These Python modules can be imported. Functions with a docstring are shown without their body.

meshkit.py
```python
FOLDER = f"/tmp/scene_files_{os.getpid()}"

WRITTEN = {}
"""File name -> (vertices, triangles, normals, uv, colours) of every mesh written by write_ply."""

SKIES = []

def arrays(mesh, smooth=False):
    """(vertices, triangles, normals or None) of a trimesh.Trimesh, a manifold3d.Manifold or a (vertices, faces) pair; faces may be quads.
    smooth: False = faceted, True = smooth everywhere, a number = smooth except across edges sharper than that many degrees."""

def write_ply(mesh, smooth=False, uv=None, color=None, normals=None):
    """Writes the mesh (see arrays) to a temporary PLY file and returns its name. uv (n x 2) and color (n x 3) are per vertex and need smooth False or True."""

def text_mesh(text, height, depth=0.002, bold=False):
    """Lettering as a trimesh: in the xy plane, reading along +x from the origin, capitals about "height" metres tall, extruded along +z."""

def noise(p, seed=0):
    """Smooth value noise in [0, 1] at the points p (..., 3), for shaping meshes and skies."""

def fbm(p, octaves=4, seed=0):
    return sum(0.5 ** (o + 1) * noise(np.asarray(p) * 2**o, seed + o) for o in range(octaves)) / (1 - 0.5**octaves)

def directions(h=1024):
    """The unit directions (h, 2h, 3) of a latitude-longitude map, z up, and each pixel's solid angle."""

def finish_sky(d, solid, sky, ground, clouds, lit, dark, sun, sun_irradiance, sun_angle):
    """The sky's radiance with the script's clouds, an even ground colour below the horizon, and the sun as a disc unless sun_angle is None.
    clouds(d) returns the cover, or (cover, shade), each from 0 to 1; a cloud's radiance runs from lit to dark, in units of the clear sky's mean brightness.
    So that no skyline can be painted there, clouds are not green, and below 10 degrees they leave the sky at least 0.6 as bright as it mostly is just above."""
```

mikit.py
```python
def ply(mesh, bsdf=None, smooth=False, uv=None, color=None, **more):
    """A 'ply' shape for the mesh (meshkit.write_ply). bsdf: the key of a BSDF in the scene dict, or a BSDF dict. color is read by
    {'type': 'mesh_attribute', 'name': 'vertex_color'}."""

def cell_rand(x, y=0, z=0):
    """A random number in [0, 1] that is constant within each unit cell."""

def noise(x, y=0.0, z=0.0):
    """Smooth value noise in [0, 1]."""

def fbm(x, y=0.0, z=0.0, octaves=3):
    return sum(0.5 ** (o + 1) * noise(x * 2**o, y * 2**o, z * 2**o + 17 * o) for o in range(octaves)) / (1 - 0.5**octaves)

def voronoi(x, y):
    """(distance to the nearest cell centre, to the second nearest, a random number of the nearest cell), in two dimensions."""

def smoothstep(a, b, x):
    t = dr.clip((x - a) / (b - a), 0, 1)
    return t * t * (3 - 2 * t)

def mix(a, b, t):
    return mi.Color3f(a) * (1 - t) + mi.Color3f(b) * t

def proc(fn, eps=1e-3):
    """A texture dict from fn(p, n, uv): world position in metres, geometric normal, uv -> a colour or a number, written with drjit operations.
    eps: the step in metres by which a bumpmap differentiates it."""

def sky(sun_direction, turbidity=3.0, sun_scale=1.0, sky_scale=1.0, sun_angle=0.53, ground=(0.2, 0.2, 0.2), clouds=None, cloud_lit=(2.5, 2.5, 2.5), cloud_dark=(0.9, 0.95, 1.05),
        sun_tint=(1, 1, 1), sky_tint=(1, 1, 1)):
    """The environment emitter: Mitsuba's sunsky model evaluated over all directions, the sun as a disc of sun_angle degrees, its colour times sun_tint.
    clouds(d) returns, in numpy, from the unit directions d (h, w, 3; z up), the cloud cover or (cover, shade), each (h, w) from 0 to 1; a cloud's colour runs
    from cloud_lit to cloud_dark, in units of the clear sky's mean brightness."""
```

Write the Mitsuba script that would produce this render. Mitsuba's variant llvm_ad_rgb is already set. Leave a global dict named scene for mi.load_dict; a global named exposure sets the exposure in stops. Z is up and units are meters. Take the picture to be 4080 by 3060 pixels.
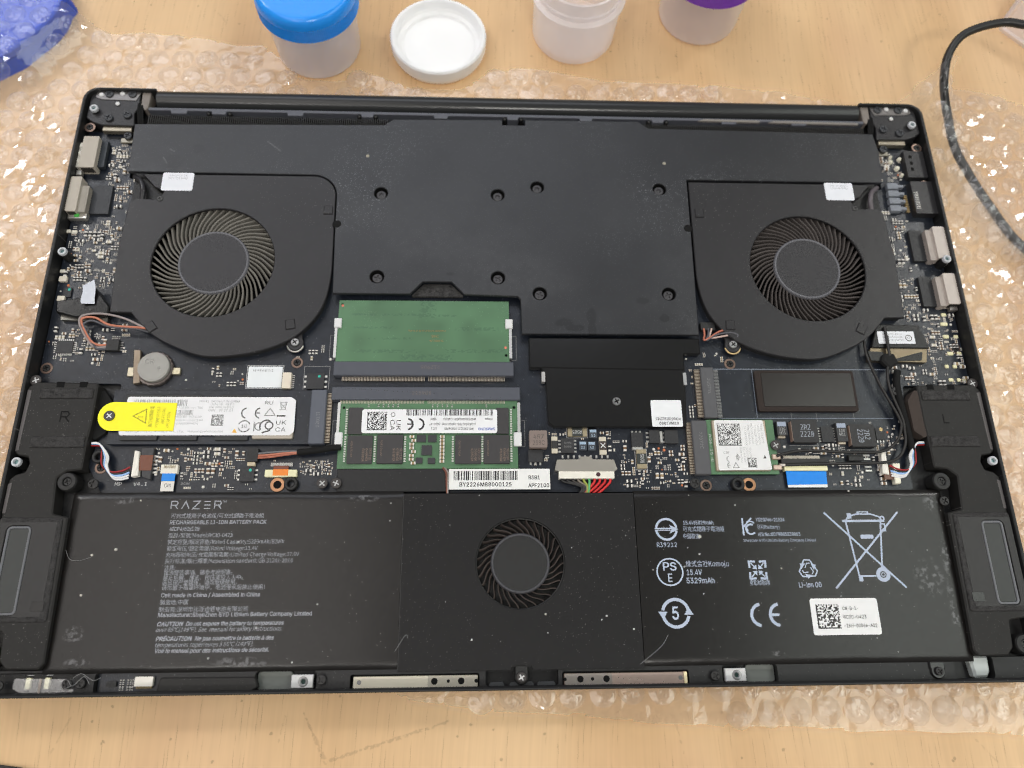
import math, random, glob
import numpy as np, trimesh, shapely
import drjit as dr
import mitsuba as mi
import mikit, meshkit
from mikit import proc, noise, fbm, voronoi, cell_rand, smoothstep, mix
from shapely.geometry import Polygon, LineString, Point, box as sbox
from shapely.ops import unary_union
T = mi.ScalarTransform4f
scene, labels = {}, {}
rng = random.Random(7)
H = 18.0                       # height of the laptop's rim above the table, mm (all modelling is in mm, z = 0 at the rim)

# ------------------------------------------------------------------ camera, lamps, exposure
def wm(x, y, z): return [x / 1000, y / 1000, (z + H) / 1000]
cam = np.array([-16.6213, -113.1876, 288.4194])
fwd = np.array([0.04614523, 0.3250695, -0.94456362])
up = np.array([-0.0028334, 0.94560969, 0.32529108])
scene['camera'] = dict(type='thinlens', fov=68.94, fov_axis='x', aperture_radius=0.00145, focus_distance=0.292, near_clip=0.02, far_clip=20.0,
                       to_world=T().look_at(origin=wm(*cam), target=wm(*(cam + 100 * fwd)), up=list(map(float, up))))
exposure = 0.03
scene['room_light'] = dict(type='constant', radiance={'type': 'rgb', 'value': [0.20, 0.198, 0.195]})
def lamp(name, pos, target, w, h, rgb, label):
    scene[name] = dict(type='rectangle', to_world=T().look_at(origin=pos, target=target, up=[0.01, 1, 0.02]) @ T().scale([w / 2, h / 2, 1]),
                       emitter={'type': 'area', 'radiance': {'type': 'rgb', 'value': rgb}}, bsdf={'type': 'diffuse', 'reflectance': {'type': 'rgb', 'value': 0.7}})
    labels[name] = dict(label=label, category='lamp')
lamp('ceiling_lamp', [0.16, -1.00, 1.45], [0, 0, 0], 0.22, 0.15, [74, 71.5, 67], 'square ceiling lamp behind the photographer, right of the middle')
lamp('ceiling_lamp_001', [0.98, -0.15, 1.40], [0, -0.05, 0], 0.62, 1.30, [2.3, 2.46, 2.28], 'long ceiling lamp panel over the right side of the table')
lamp('ceiling_lamp_002', [-0.62, -0.15, 1.45], [0, -0.05, 0], 0.80, 1.30, [1.7, 1.62, 1.55], 'long ceiling lamp panel over the left side of the table')
lamp('ceiling_lamp_003', [-0.45, 1.25, 1.50], [0, 0.1, 0], 2.0, 0.8, [1.6, 1.68, 1.85], 'wide ceiling lamp panel beyond the far side of the table')
lamp('ceiling_lamp_004', [-0.62, -0.95, 1.45], [0, 0, 0], 0.14, 0.14, [34, 33, 31], 'small ceiling lamp behind the photographer on the left')
lamp('ceiling_lamp_005', [-1.32, 0.95, 1.45], [-0.1, 0, 0], 0.20, 0.16, [62, 60, 58], 'small added lamp for glints on the bubble wrap, beyond the far left corner of the table')  # added source, unseen: makes the glints on the left wrap
lamp('ceiling_lamp_006', [1.46, 1.00, 1.45], [0.1, 0, 0], 0.20, 0.16, [62, 61, 58], 'small added lamp for glints on the bubble wrap, beyond the far right corner of the table')  # its counterpart, added to give the right wrap glints

# ------------------------------------------------------------------ colours and materials
def lin(r, g=None, b=None):
    c = np.array([r, r if g is None else g, r if b is None else b], float) / 255
    return np.where(c <= 0.04045, c / 12.92, ((c + 0.055) / 1.055) ** 2.4)
def rgb(c): return {'type': 'rgb', 'value': [float(x) for x in c]}
VC = {'type': 'mesh_attribute', 'name': 'vertex_color'}
def principled(color, rough, **k): return {'type': 'twosided', 'b': dict(type='principled', base_color=color, roughness=rough, **k)}
scene['paint'] = principled(VC, 0.5, specular=0.5)
scene['gloss'] = principled(VC, 0.22, specular=0.5)
scene['matte'] = principled(VC, 0.85, specular=0.25)
scene['metal'] = principled(VC, 0.36, metallic=0.85)

def dust(p, dens, scale):
    d1, _, r = voronoi(p.x * scale, p.y * scale)
    return dr.select(r < dens, smoothstep(0.24, 0.08, d1), 0.0)
def plate_fn(base, bright, dens=0.10, patch=0.25):
    def fn(p, n, uv):
        x, y = p.x * 1000, p.y * 1000
        pa = fbm(x * 0.03, y * 0.03, 3.0) - 0.5
        c = mi.Color3f(list(map(float, base))) * (1 + patch * 2 * pa)
        cl = smoothstep(0.42, 0.68, fbm(x * 0.028 + 5, y * 0.028 + 9, 1.0))
        d = dust(p, dens, 1500.0) * (0.2 + cl) + dust(p, dens * 0.22, 800.0) * cl
        fine = noise(x * 2.2, y * 2.2)
        return c * (0.93 + 0.14 * fine) + mi.Color3f(list(map(float, bright))) * dr.clip(d, 0, 1.2)
    return fn
SM = [(20, 14.5, 5, 2.2), (32, 17.5, 2.4, 4.5), (32, 11, 2.0, 6), (54.4, 25, 3.2, 2.0), (63.5, 17, 2.2, 2.0), (24.5, 12.0, 4.5, 1.8), (-28.3, 37.1, 2.5, 1.0), (-142.8, 99.2, 3, 3), (-153, 92, 5, 4)]
_cov = plate_fn(lin(38, 39, 42), lin(118, 120, 124), 0.28, 0.2)
def cover_fn(p, n, uv):
    c = _cov(p, n, uv)
    x, y = p.x * 1000, p.y * 1000
    m = mi.Float(0)
    for sx, sy, a, b in SM:
        w = dr.square((x - sx) / a) + dr.square((y - sy) / b) + 0.6 * (noise(x * 0.6, y * 0.6) - 0.5)
        m = dr.maximum(m, smoothstep(1.0, 0.5, w) * (0.55 if sy < 40 else 0.3))
    s = mi.Float(0)
    for ax, ay, bx, by in ((-112.5, 103.5, -106.5, 98.6), (-158, 94, -156, 91), (-155.5, 98.5, -153.5, 97.5)):
        t = dr.clip(((x - ax) * (bx - ax) + (y - ay) * (by - ay)) / ((bx - ax) ** 2 + (by - ay) ** 2), 0, 1)
        s = dr.maximum(s, smoothstep(0.5, 0.1, dr.sqrt(dr.square(x - ax - t * (bx - ax)) + dr.square(y - ay - t * (by - ay)))) * noise(x * 2, y * 2))
    hz = smoothstep(0.40, 0.75, fbm(x * 0.022 + 1, y * 0.03 + 4, 6.0)) * smoothstep(125, 20, y) * (0.5 + noise(x * 0.5, y * 0.5) * 0.6)
    return (c + mi.Color3f(0.016, 0.016, 0.0165) * hz) * (1 - 0.75 * m) + mi.Color3f(0.10) * s * 0.8
scene['cover_coat'] = principled(proc(cover_fn), 0.38, specular=0.5)
scene['fan_coat'] = principled(proc(plate_fn(lin(37, 36, 38), lin(100, 98, 94), 0.06, 0.16)), 0.42, specular=0.45)
_bat = plate_fn(lin(22, 20, 19), lin(170, 166, 160), 0.007, 0.08)
SC = [(-152, -60.5, 5, 2), (-163, -109, 5, 3.5), (-102, -119.5, 13, 2.2), (160, -92, 7, 9), (167, -104, 2, 13), (168, -84, 2.5, 9), (166, -63, 4, 5), (-160, -119, 6, 2), (96, -119, 4, 1.2), (-60, -60, 8, 1.6)]
def bat_fn(p, n, uv):
    x, y = p.x * 1000, p.y * 1000
    m = mi.Float(0)
    for sx, sy, a, b in SC:
        m = dr.maximum(m, smoothstep(1.0, 0.1, dr.square((x - sx) / a) + dr.square((y - sy) / b) + 0.7 * (fbm(x * 0.5, y * 0.5) - 0.4)))
    m = m * smoothstep(0.45, 0.75, fbm(x * 0.9, y * 0.9, 3.0))
    return _bat(p, n, uv) + mi.Color3f(0.10, 0.10, 0.105) * m
scene['battery_film'] = principled(proc(bat_fn), 0.27, specular=0.45)
scene['barrel_coat'] = principled(rgb(lin(36, 37, 38)), 0.27, specular=0.5)
scene['battery_mid'] = principled(proc(plate_fn(lin(22, 21, 22), lin(92, 88, 86), 0.06, 0.2)), 0.5, specular=0.3)
scene['black_coat'] = principled(proc(plate_fn(lin(30, 30, 31), lin(100, 98, 95), 0.03, 0.25)), 0.45, specular=0.4)
scene['speaker_coat'] = principled(proc(plate_fn(lin(36, 35, 34), lin(95, 92, 90), 0.08, 0.15)), 0.6, specular=0.35)
scene['foam'] = principled(proc(lambda p, n, uv: mi.Color3f(0.035, 0.034, 0.034) * (0.5 + noise(p.x * 2500, p.y * 2500) + 0.6 * noise(p.x * 700, p.y * 700))), 0.95, specular=0.1)
def board_fn(p, n, uv):
    x, y = p.x * 1000, p.y * 1000
    w = x + 3 * noise(x * 0.05, y * 0.05) * 6 + y * 0.35
    tr = smoothstep(0.36, 0.46, dr.abs(w * 0.9 - dr.floor(w * 0.9) - 0.5)) * smoothstep(0.52, 0.6, noise(x * 0.07 + 4, y * 0.07))
    via = dust(p, 0.10, 700.0)
    return mi.Color3f(0.0095, 0.0125, 0.0195) * (0.8 + 0.5 * noise(x * 0.4, y * 0.4)) + mi.Color3f(0.006, 0.008, 0.011) * tr + mi.Color3f(0.05, 0.052, 0.05) * via
scene['board_black'] = principled(proc(board_fn), 0.32, specular=0.5)
def green_fn(p, n, uv):
    x, y = p.x * 1000, p.y * 1000
    d = mi.Float(0)
    for cx, cy, wx, wy in ((-38, 22, 4, 5), (-55, 19, 17, 0.5), (-30, 18.6, 5, 0.5), (-55, 8, 12, .5), (-60, 13, 10, .5), (-17, 12.5, 10, .9), (-55, 2.2, 16, .8), (-18, 2.4, 14, .9), (-38, -.5, 12, 1.4)):
        a = smoothstep(1.0, 0.8, dr.maximum(dr.abs(x - cx) / wx, dr.abs(y - cy) / wy))
        d = dr.maximum(d, a * smoothstep(0.35, 0.6, noise(x * 1.3, y * 2.3)))
    sp = dust(p, 0.05, 900.0)
    dg = smoothstep(0.55, 0.7, fbm(x * 0.06, y * 0.06, 2.0)) * dr.clip(dust(p, 0.35, 1500.0), 0, 1)
    c = mi.Color3f(0.076, 0.168, 0.085) * (0.85 + 0.3 * noise(x * 0.15, y * 0.15))
    return mix(c, mi.Color3f(0.030, 0.080, 0.050), 0.32 * d) + mi.Color3f(0.05, 0.12, 0.06) * sp * 0.5 + mi.Color3f(0.2) * dg * 0.4
scene['board_green'] = principled(proc(green_fn), 0.38, specular=0.5)

def wood_fn(p, n, uv):
    x, y = p.x * 1000, p.y * 1000
    xw = x + 2.5 * (noise(x * 0.01, y * 0.012) - 0.5) * 4
    bands = fbm(xw * 0.030, y * 0.0022, 5.0)
    mott = fbm(x * 0.018 + 3, y * 0.011 + 1, 2.0)
    fine = noise(xw * 1.1, y * 0.02) * 0.55 + noise(xw * 3.1, y * 0.05 + 7) * 0.45
    c = mix(mi.Color3f(0.71, 0.488, 0.274), mi.Color3f(0.605, 0.390, 0.203), smoothstep(0.28, 0.75, 0.5 * bands + 0.5 * mott))
    c = mix(c, mi.Color3f(0.60, 0.375, 0.215), 0.6 * smoothstep(0.48, 0.72, fbm(x * 0.016 + 8, y * 0.011 + 2, 9.0)))
    c = c * (0.955 + 0.08 * fine)
    cx, cy = dr.floor(xw * 0.42), dr.floor(y * 0.055 + cell_rand(dr.floor(xw * 0.42), 3) * 5)
    fx = xw * 0.42 - cx - 0.2 - 0.6 * cell_rand(cx, cy, 2)
    fy = dr.abs(y * 0.055 + cell_rand(dr.floor(xw * 0.42), 3) * 5 - cy - 0.5)
    pore = dr.select(cell_rand(cx, cy, 9) < 0.42, smoothstep(0.10, 0.02, dr.abs(fx + 0.1 * (noise(y * 0.3, cx) - 0.5))) * smoothstep(0.5, 0.2, fy), 0.0) * noise(xw * 0.9, y * 0.35)
    d1, _, r = voronoi(x * 0.085, y * 0.085)
    speck = dr.select(r < 0.3, smoothstep(0.07, 0.03, d1 * (0.7 + noise(x, y))), 0.0)
    s = mi.Float(0)
    for ax, ay, bx, by, wd, st in ((-70, -154, -27.5, -141.7, 0.8, 0.75), (-81, -138, -76, -147, 0.6, 0.8), (-76, -147, -72, -155, 1.1, 0.7), (-90, -150, -88, -139, 0.3, 0.5), (-171, -150, -165, -136, 0.25, 0.4), (62, -158, 58, -139, 0.25, 0.5), (182, -160, 170, -146, 0.3, 0.4), (228, 206, 222, 198, 1.0, 0.4), (-150, 193, -146, 188, 0.8, 0.5)):
        t = dr.clip(((x - ax) * (bx - ax) + (y - ay) * (by - ay)) / ((bx - ax) ** 2 + (by - ay) ** 2), 0, 1)
        dd = dr.sqrt(dr.square(x - ax - t * (bx - ax)) + dr.square(y - ay - t * (by - ay))) + 0.8 * (noise(x * 0.7, y * 0.7) - 0.5)
        s = dr.maximum(s, st * smoothstep(wd, wd * 0.2, dd) * smoothstep(0.15, 0.6, noise(x * 1.3, y * 1.3, 4)))
    dk = dr.clip(0.34 * pore + 0.36 * speck + 0.32 * s, 0, 0.8)
    return mix(c, mi.Color3f(0.16, 0.085, 0.040), dk)
scene['wood'] = principled(proc(wood_fn), 0.45, specular=0.32)
scene['clear_film'] = {'type': 'blendbsdf', 'weight': 0.045, 'a': {'type': 'thindielectric', 'int_ior': 1.42},
                       'b': {'type': 'twosided', 'b': {'type': 'diffuse', 'reflectance': rgb([0.85, 0.85, 0.87])}}}
scene['clear_bubble'] = {'type': 'blendbsdf', 'weight': 0.05, 'a': {'type': 'thindielectric', 'int_ior': 1.5},
                         'b': {'type': 'twosided', 'b': {'type': 'diffuse', 'reflectance': rgb([0.85, 0.85, 0.86])}}}
scene['frosted'] = {'type': 'blendbsdf', 'weight': 0.42, 'a': {'type': 'thindielectric', 'int_ior': 1.5},
                    'b': {'type': 'principledthin', 'base_color': rgb([0.97, 0.945, 0.96]), 'roughness': 0.45, 'diff_trans': 0.75, 'spec_trans': 0.0}}
scene['white_plastic'] = principled(rgb([0.82, 0.82, 0.82]), 0.35, specular=0.5)
scene['blue_plastic'] = principled(rgb(lin(36, 148, 248)), 0.25, specular=0.5)
scene['purple_plastic'] = principled(rgb(lin(122, 58, 190)), 0.3, specular=0.5)
scene['navy_plastic'] = principled(rgb(lin(2, 70, 200)), 0.35, specular=0.5)
scene['rubber'] = principled(rgb([0.018, 0.018, 0.018]), 0.35, specular=0.5)

# ------------------------------------------------------------------ mesh helpers
def clean(g): return [q for q in getattr(g, 'geoms', [g]) if isinstance(q, Polygon) and q.area > 1e-5]
def tri(poly):
    v, f = trimesh.creation.triangulate_polygon(poly, engine='earcut')
    return np.asarray(v, float), np.asarray(f, int)
def rr(x0, y0, x1, y1, r=1.0):
    r = min(r, abs(x1 - x0) / 2.05, abs(y1 - y0) / 2.05)
    return sbox(min(x0, x1), min(y0, y1), max(x0, x1), max(y0, y1)).buffer(-r).buffer(r, quad_segs=5)
def rounded(pts, r=1.0, ri=None):
    p = Polygon(pts).buffer(0)
    ri = r if ri is None else ri
    return p.buffer(-r).buffer(r + ri, quad_segs=5).buffer(-ri, quad_segs=5)
def ring(x, y, r): return Point(x, y).buffer(r, quad_segs=8)
def spline(pts, n=8):
    P = np.array(pts, float)
    P = np.vstack([2 * P[0] - P[1], P, 2 * P[-1] - P[-2]])
    out = []
    for i in range(1, len(P) - 2):
        t = np.linspace(0, 1, n, endpoint=False)[:, None]
        a, b, c, d = P[i - 1:i + 3]
        out.append(0.5 * (2 * b + (c - a) * t + (2 * a - 5 * b + 4 * c - d) * t ** 2 + (3 * b - a - 3 * c + d) * t ** 3))
    return np.vstack(out + [P[-2:-1]])
class MB:
    """Collects triangles with a colour; add() makes them ONE mesh of the scene."""
    def __init__(s): s.v, s.f, s.c, s.n = [], [], [], 0
    def raw(s, v, f, col):
        v = np.asarray(v, float); f = np.asarray(f, int)
        if f.shape[1] == 4: f = np.vstack([f[:, [0, 1, 2]], f[:, [0, 2, 3]]])
        s.v.append(v); s.f.append(f + s.n); s.c.append(np.broadcast_to(np.asarray(col, float), (len(v), 3))); s.n += len(v)
        return s
    def box(s, x0, y0, x1, y1, z0, z1, col=lin(40), b=0.0, rot=0.0):
        x0, x1, y0, y1 = min(x0, x1), max(x0, x1), min(y0, y1), max(y0, y1)
        lo = [[x0, y0], [x1, y0], [x1, y1], [x0, y1]]
        rings = [(lo, z0), (lo, z1 - b)]
        if b: rings.append(([[x0 + b, y0 + b], [x1 - b, y0 + b], [x1 - b, y1 - b], [x0 + b, y1 - b]], z1))
        v = np.array([[x, y, z] for r, z in rings for x, y in r])
        f = [[0, 3, 2, 1]]
        for k in range(len(rings) - 1):
            f += [[4 * k + i, 4 * k + (i + 1) % 4, 4 * k + 4 + (i + 1) % 4, 4 * k + 4 + i] for i in range(4)]
        k = 4 * (len(rings) - 1)
        f.append([k, k + 1, k + 2, k + 3])
        if rot:
            c = np.array([(x0 + x1) / 2, (y0 + y1) / 2]); a = math.radians(rot)
            v[:, :2] = (v[:, :2] - c) @ np.array([[math.cos(a), math.sin(a)], [-math.sin(a), math.cos(a)]]) + c
        return s.raw(v, f, col)
    def flat(s, g, z, col):
        for q in clean(g):
            v, f = tri(q)
            s.raw(np.column_stack([v, np.full(len(v), z)]), f, col)
        return s
    def plate(s, g, z0, z1, col=lin(40), b=0.25, bottom=True):
        for q in clean(g):
            q = shapely.geometry.polygon.orient(q.simplify(0.01))
            new, side = [], []
            for k, r in enumerate([q.exterior, *q.interiors]):
                P = np.array(r.coords)[:-1]
                d = np.roll(P, -1, 0) - P; d /= np.linalg.norm(d, axis=1, keepdims=True) + 1e-12
                nrm = np.column_stack([-d[:, 1], d[:, 0]])                     # points inwards
                m = nrm + np.roll(nrm, 1, 0); l2 = np.maximum((m ** 2).sum(1, keepdims=True), 0.5)
                I = P + 2 * m / l2 * b
                new.append(I); side.append((P, I))
            top = Polygon(new[0], new[1:])
            if not top.is_valid: top = q; side = [(P, P) for P, _ in side]
            v, f = tri(top)
            s.raw(np.column_stack([v, np.full(len(v), z1)]), f, col)
            if bottom: s.raw(np.column_stack([v, np.full(len(v), z0)]), f[:, ::-1], col)
            for P, I in side:
                n = len(P); i = np.arange(n); j = (i + 1) % n
                for (A, za), (B, zb) in (((P, z0), (P, z1 - b)), ((P, z1 - b), (I, z1))):
                    v = np.vstack([np.column_stack([A, np.full(n, za)]), np.column_stack([B, np.full(n, zb)])])
                    s.raw(v, np.column_stack([i, j, j + n, i + n]), col)
        return s
    def tube(s, pts, r, col, sides=8, n=6):
        P = spline(pts, n) if n > 1 else np.array(pts, float)
        t = np.gradient(P, axis=0); t /= np.linalg.norm(t, axis=1, keepdims=True) + 1e-12
        a = np.cross(t, [0.03, 0.02, 1.0]); a /= np.linalg.norm(a, axis=1, keepdims=True) + 1e-12
        b = np.cross(t, a); an = np.arange(sides) * 2 * np.pi / sides
        v = (P[:, None] + r * (np.cos(an)[None, :, None] * a[:, None] + np.sin(an)[None, :, None] * b[:, None])).reshape(-1, 3)
        i, j = np.meshgrid(np.arange(len(P) - 1), np.arange(sides), indexing='ij')
        f = np.stack([i * sides + j, i * sides + (j + 1) % sides, (i + 1) * sides + (j + 1) % sides, (i + 1) * sides + j], -1).reshape(-1, 4)
        s.raw(v, f[:, ::-1], col)
        for k in (0, len(P) - 1):
            s.raw(np.vstack([v[k * sides:(k + 1) * sides], P[k]]), [[q, (q + 1) % sides, sides] for q in range(sides)], col)
        return s
    def lathe(s, prof, x, y, col, n=32, axis='z'):
        prof = np.array(prof, float); an = np.arange(n) * 2 * np.pi / n; m = len(prof)
        v = np.stack([prof[:, None, 0] * np.cos(an), prof[:, None, 0] * np.sin(an), np.broadcast_to(prof[:, None, 1], (m, n))], -1).reshape(-1, 3)
        i, j = np.meshgrid(np.arange(m - 1), np.arange(n), indexing='ij')
        f = np.stack([i * n + j, i * n + (j + 1) % n, (i + 1) * n + (j + 1) % n, (i + 1) * n + j], -1).reshape(-1, 4)
        return s.raw(v + [x, y, 0], f, col)
    def text(s, txt, x0, y, h, z, col, x1=None, rot=0, bold=False, font='i', ital=0.0, squash=None):
        v, f, w = glyphs(txt, font, bold)
        v = v * h
        if x1 is not None: v[:, 0] *= (x1 - x0) / (w * h)
        v[:, 0] += ital * v[:, 1]
        a = math.radians(rot)
        v = v @ np.array([[math.cos(a), math.sin(a)], [-math.sin(a), math.cos(a)]]) + [x0, y]
        return s.raw(np.column_stack([v, np.full(len(v), z)]), f, col)
    def stroke(s, pts, w, z, col, closed=False, cap='flat'):
        g = LineString(list(pts) + ([pts[0]] if closed else [])).buffer(w / 2, cap_style=cap, join_style='mitre', quad_segs=4)
        return s.flat(g, z, col)
    def arc(s, x, y, r, a0, a1, w, z, col, n=28, sx=1.0):
        t = np.radians(np.linspace(a0, a1, n))
        return s.stroke(np.column_stack([x + r * np.cos(t) * sx, y + r * np.sin(t)]), w, z, col)
    def add(s, key, bsdf='paint', smooth=False, **lab):
        v = np.vstack(s.v) / 1000 + [0, 0, H / 1000]
        return put(key, mikit.ply((v, np.vstack(s.f)), bsdf, smooth=smooth, color=np.vstack(s.c)), **lab)
def world(m): return np.vstack(m.v) / 1000 + [0, 0, H / 1000], np.vstack(m.f)
def put(key, d, **lab):
    k, i = key, 0
    while k in scene or k in labels:
        i += 1; k = f'{key}_{i:03d}'
    scene[k] = d
    if lab: labels[k] = lab
    return k
_G, _F = {}, {}
def glyphs(txt, font, bold):
    """Lettering as flat quads: capitals 1 unit tall, from x = 0; returns vertices, quads and the width."""
    if (txt, font, bold) in _G:
        v, f, w = _G[(txt, font, bold)]; return v.copy(), f, w
    from PIL import Image, ImageDraw, ImageFont
    name = {'i': 'Inter', 'c': 'Noto Sans CJK Regular', 'm': 'DejaVuSansMono'}[font]
    if name not in _F: _F[name] = ImageFont.truetype(glob.glob(f'/opt/blender-*/*/datafiles/fonts/{name}.woff2')[0], 44)
    ft = _F[name]; capx = {'i': 32.0, 'c': 32.0, 'm': 32.0}[font]
    x0, y0, x1, y1 = ft.getbbox(txt, anchor='ls', stroke_width=int(bold))
    im = Image.new('L', (x1 - x0 + 4, y1 - y0 + 4))
    ImageDraw.Draw(im).text((2 - x0, 2 - y0), txt, 255, ft, anchor='ls', stroke_width=int(bold))
    on = np.pad(np.asarray(im) > 110, ((0, 1), (1, 1))).astype(np.int8)
    q, live = [], {}
    for r in range(on.shape[0]):
        d = np.diff(on[r]); runs = set(zip(np.nonzero(d == 1)[0], np.nonzero(d == -1)[0]))
        for k in [k for k in live if k not in runs]: q.append((k[0], k[1], live.pop(k), r))
        for k in runs: live.setdefault(k, r)
    q = np.array(q, float).reshape(-1, 4)
    X0, X1, Y0, Y1 = (q[:, 0] - 2) / capx, (q[:, 1] - 2) / capx, (2 - y0 - 0 - q[:, 2]) * -1 / capx, (2 - y0 - q[:, 3]) * -1 / capx
    Y0, Y1 = -(q[:, 2] - (2 - y0)) / capx, -(q[:, 3] - (2 - y0)) / capx
    v = np.stack([np.stack([X0, Y1], 1), np.stack([X1, Y1], 1), np.stack([X1, Y0], 1), np.stack([X0, Y0], 1)], 1).reshape(-1, 2)
    f = np.arange(len(v)).reshape(-1, 4)
    _G[(txt, font, bold)] = (v, f, (x1 - x0) / capx)
    return v.copy(), f, (x1 - x0) / capx
def barcode(mb, x0, y0, x1, y1, z, col, seed, n=60):
    r = random.Random(seed); w = [r.choice((1, 1, 1, 2, 2, 3)) for _ in range(n)]; u = (x1 - x0) / sum(w); x = x0
    for i, k in enumerate(w):
        if i % 2 == 0: mb.flat(sbox(x, y0, x + k * u, y1), z, col)
        x += k * u
def matrix_code(mb, x0, y0, x1, y1, z, col, seed, n=20):
    r = random.Random(seed); u, v = (x1 - x0) / n, (y1 - y0) / n
    for i in range(n):
        for j in range(n):
            on = True if i == 0 or j == 0 else (j + n) % 2 == 0 if i == n - 1 else i % 2 == 0 if j == n - 1 else r.random() < 0.5
            if on: mb.box(x0 + i * u, y0 + j * v, x0 + i * u + u, y0 + j * v + v, z - 0.02, z, col)
WHITE, BLACK = lin(228, 228, 230), lin(26)
SILVER, STEEL, COPPER, GOLD = [0.62, 0.61, 0.58], [0.42, 0.42, 0.42], [0.62, 0.32, 0.17], [0.66, 0.5, 0.26]
INK, PRINT = lin(34, 34, 38), lin(168, 170, 178)

# ------------------------------------------------------------------ the table
mb = MB(); N = 30
mb.box(-700, -420, 700, 620, -H - 22, -H, [0.6, 0.4, 0.2], b=1.0)
v = np.vstack(mb.v) / 1000 + [0, 0, H / 1000]
scene['tabletop'] = mikit.ply((v, np.vstack(mb.f)), 'wood')
labels['tabletop'] = dict(label='pale plywood tabletop with fine grain and dark scratches under everything', kind='structure')

# ------------------------------------------------------------------ laptop: chassis
L = 'laptop'
labels[L] = dict(label='opened black laptop lying upside down with fans, battery and circuit board exposed', category='laptop')
outer = rr(-197.5, -130.2, 197.5, 130.2, 6.5)
wall = outer.difference(rr(-196.2, -129.2, 196.2, 129.2, 5.5))
wall = wall.difference(sbox(-165.5, 119, 167, 132))
mb = MB().plate(wall, -11, 0, lin(30, 30, 32), 0.3)
mb.add(L + '__side_wall', 'black_coat')
MB().plate(outer.buffer(-0.3), -11.6, -9.2, lin(26), 0.2).add(L + '__base_plate', 'black_coat')
MB().plate(rr(-197, -129.5, 197, 122, 6), -17.6, -12.0, lin(26), 0.5).add(L + '__screen_lid', 'black_coat')

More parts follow.
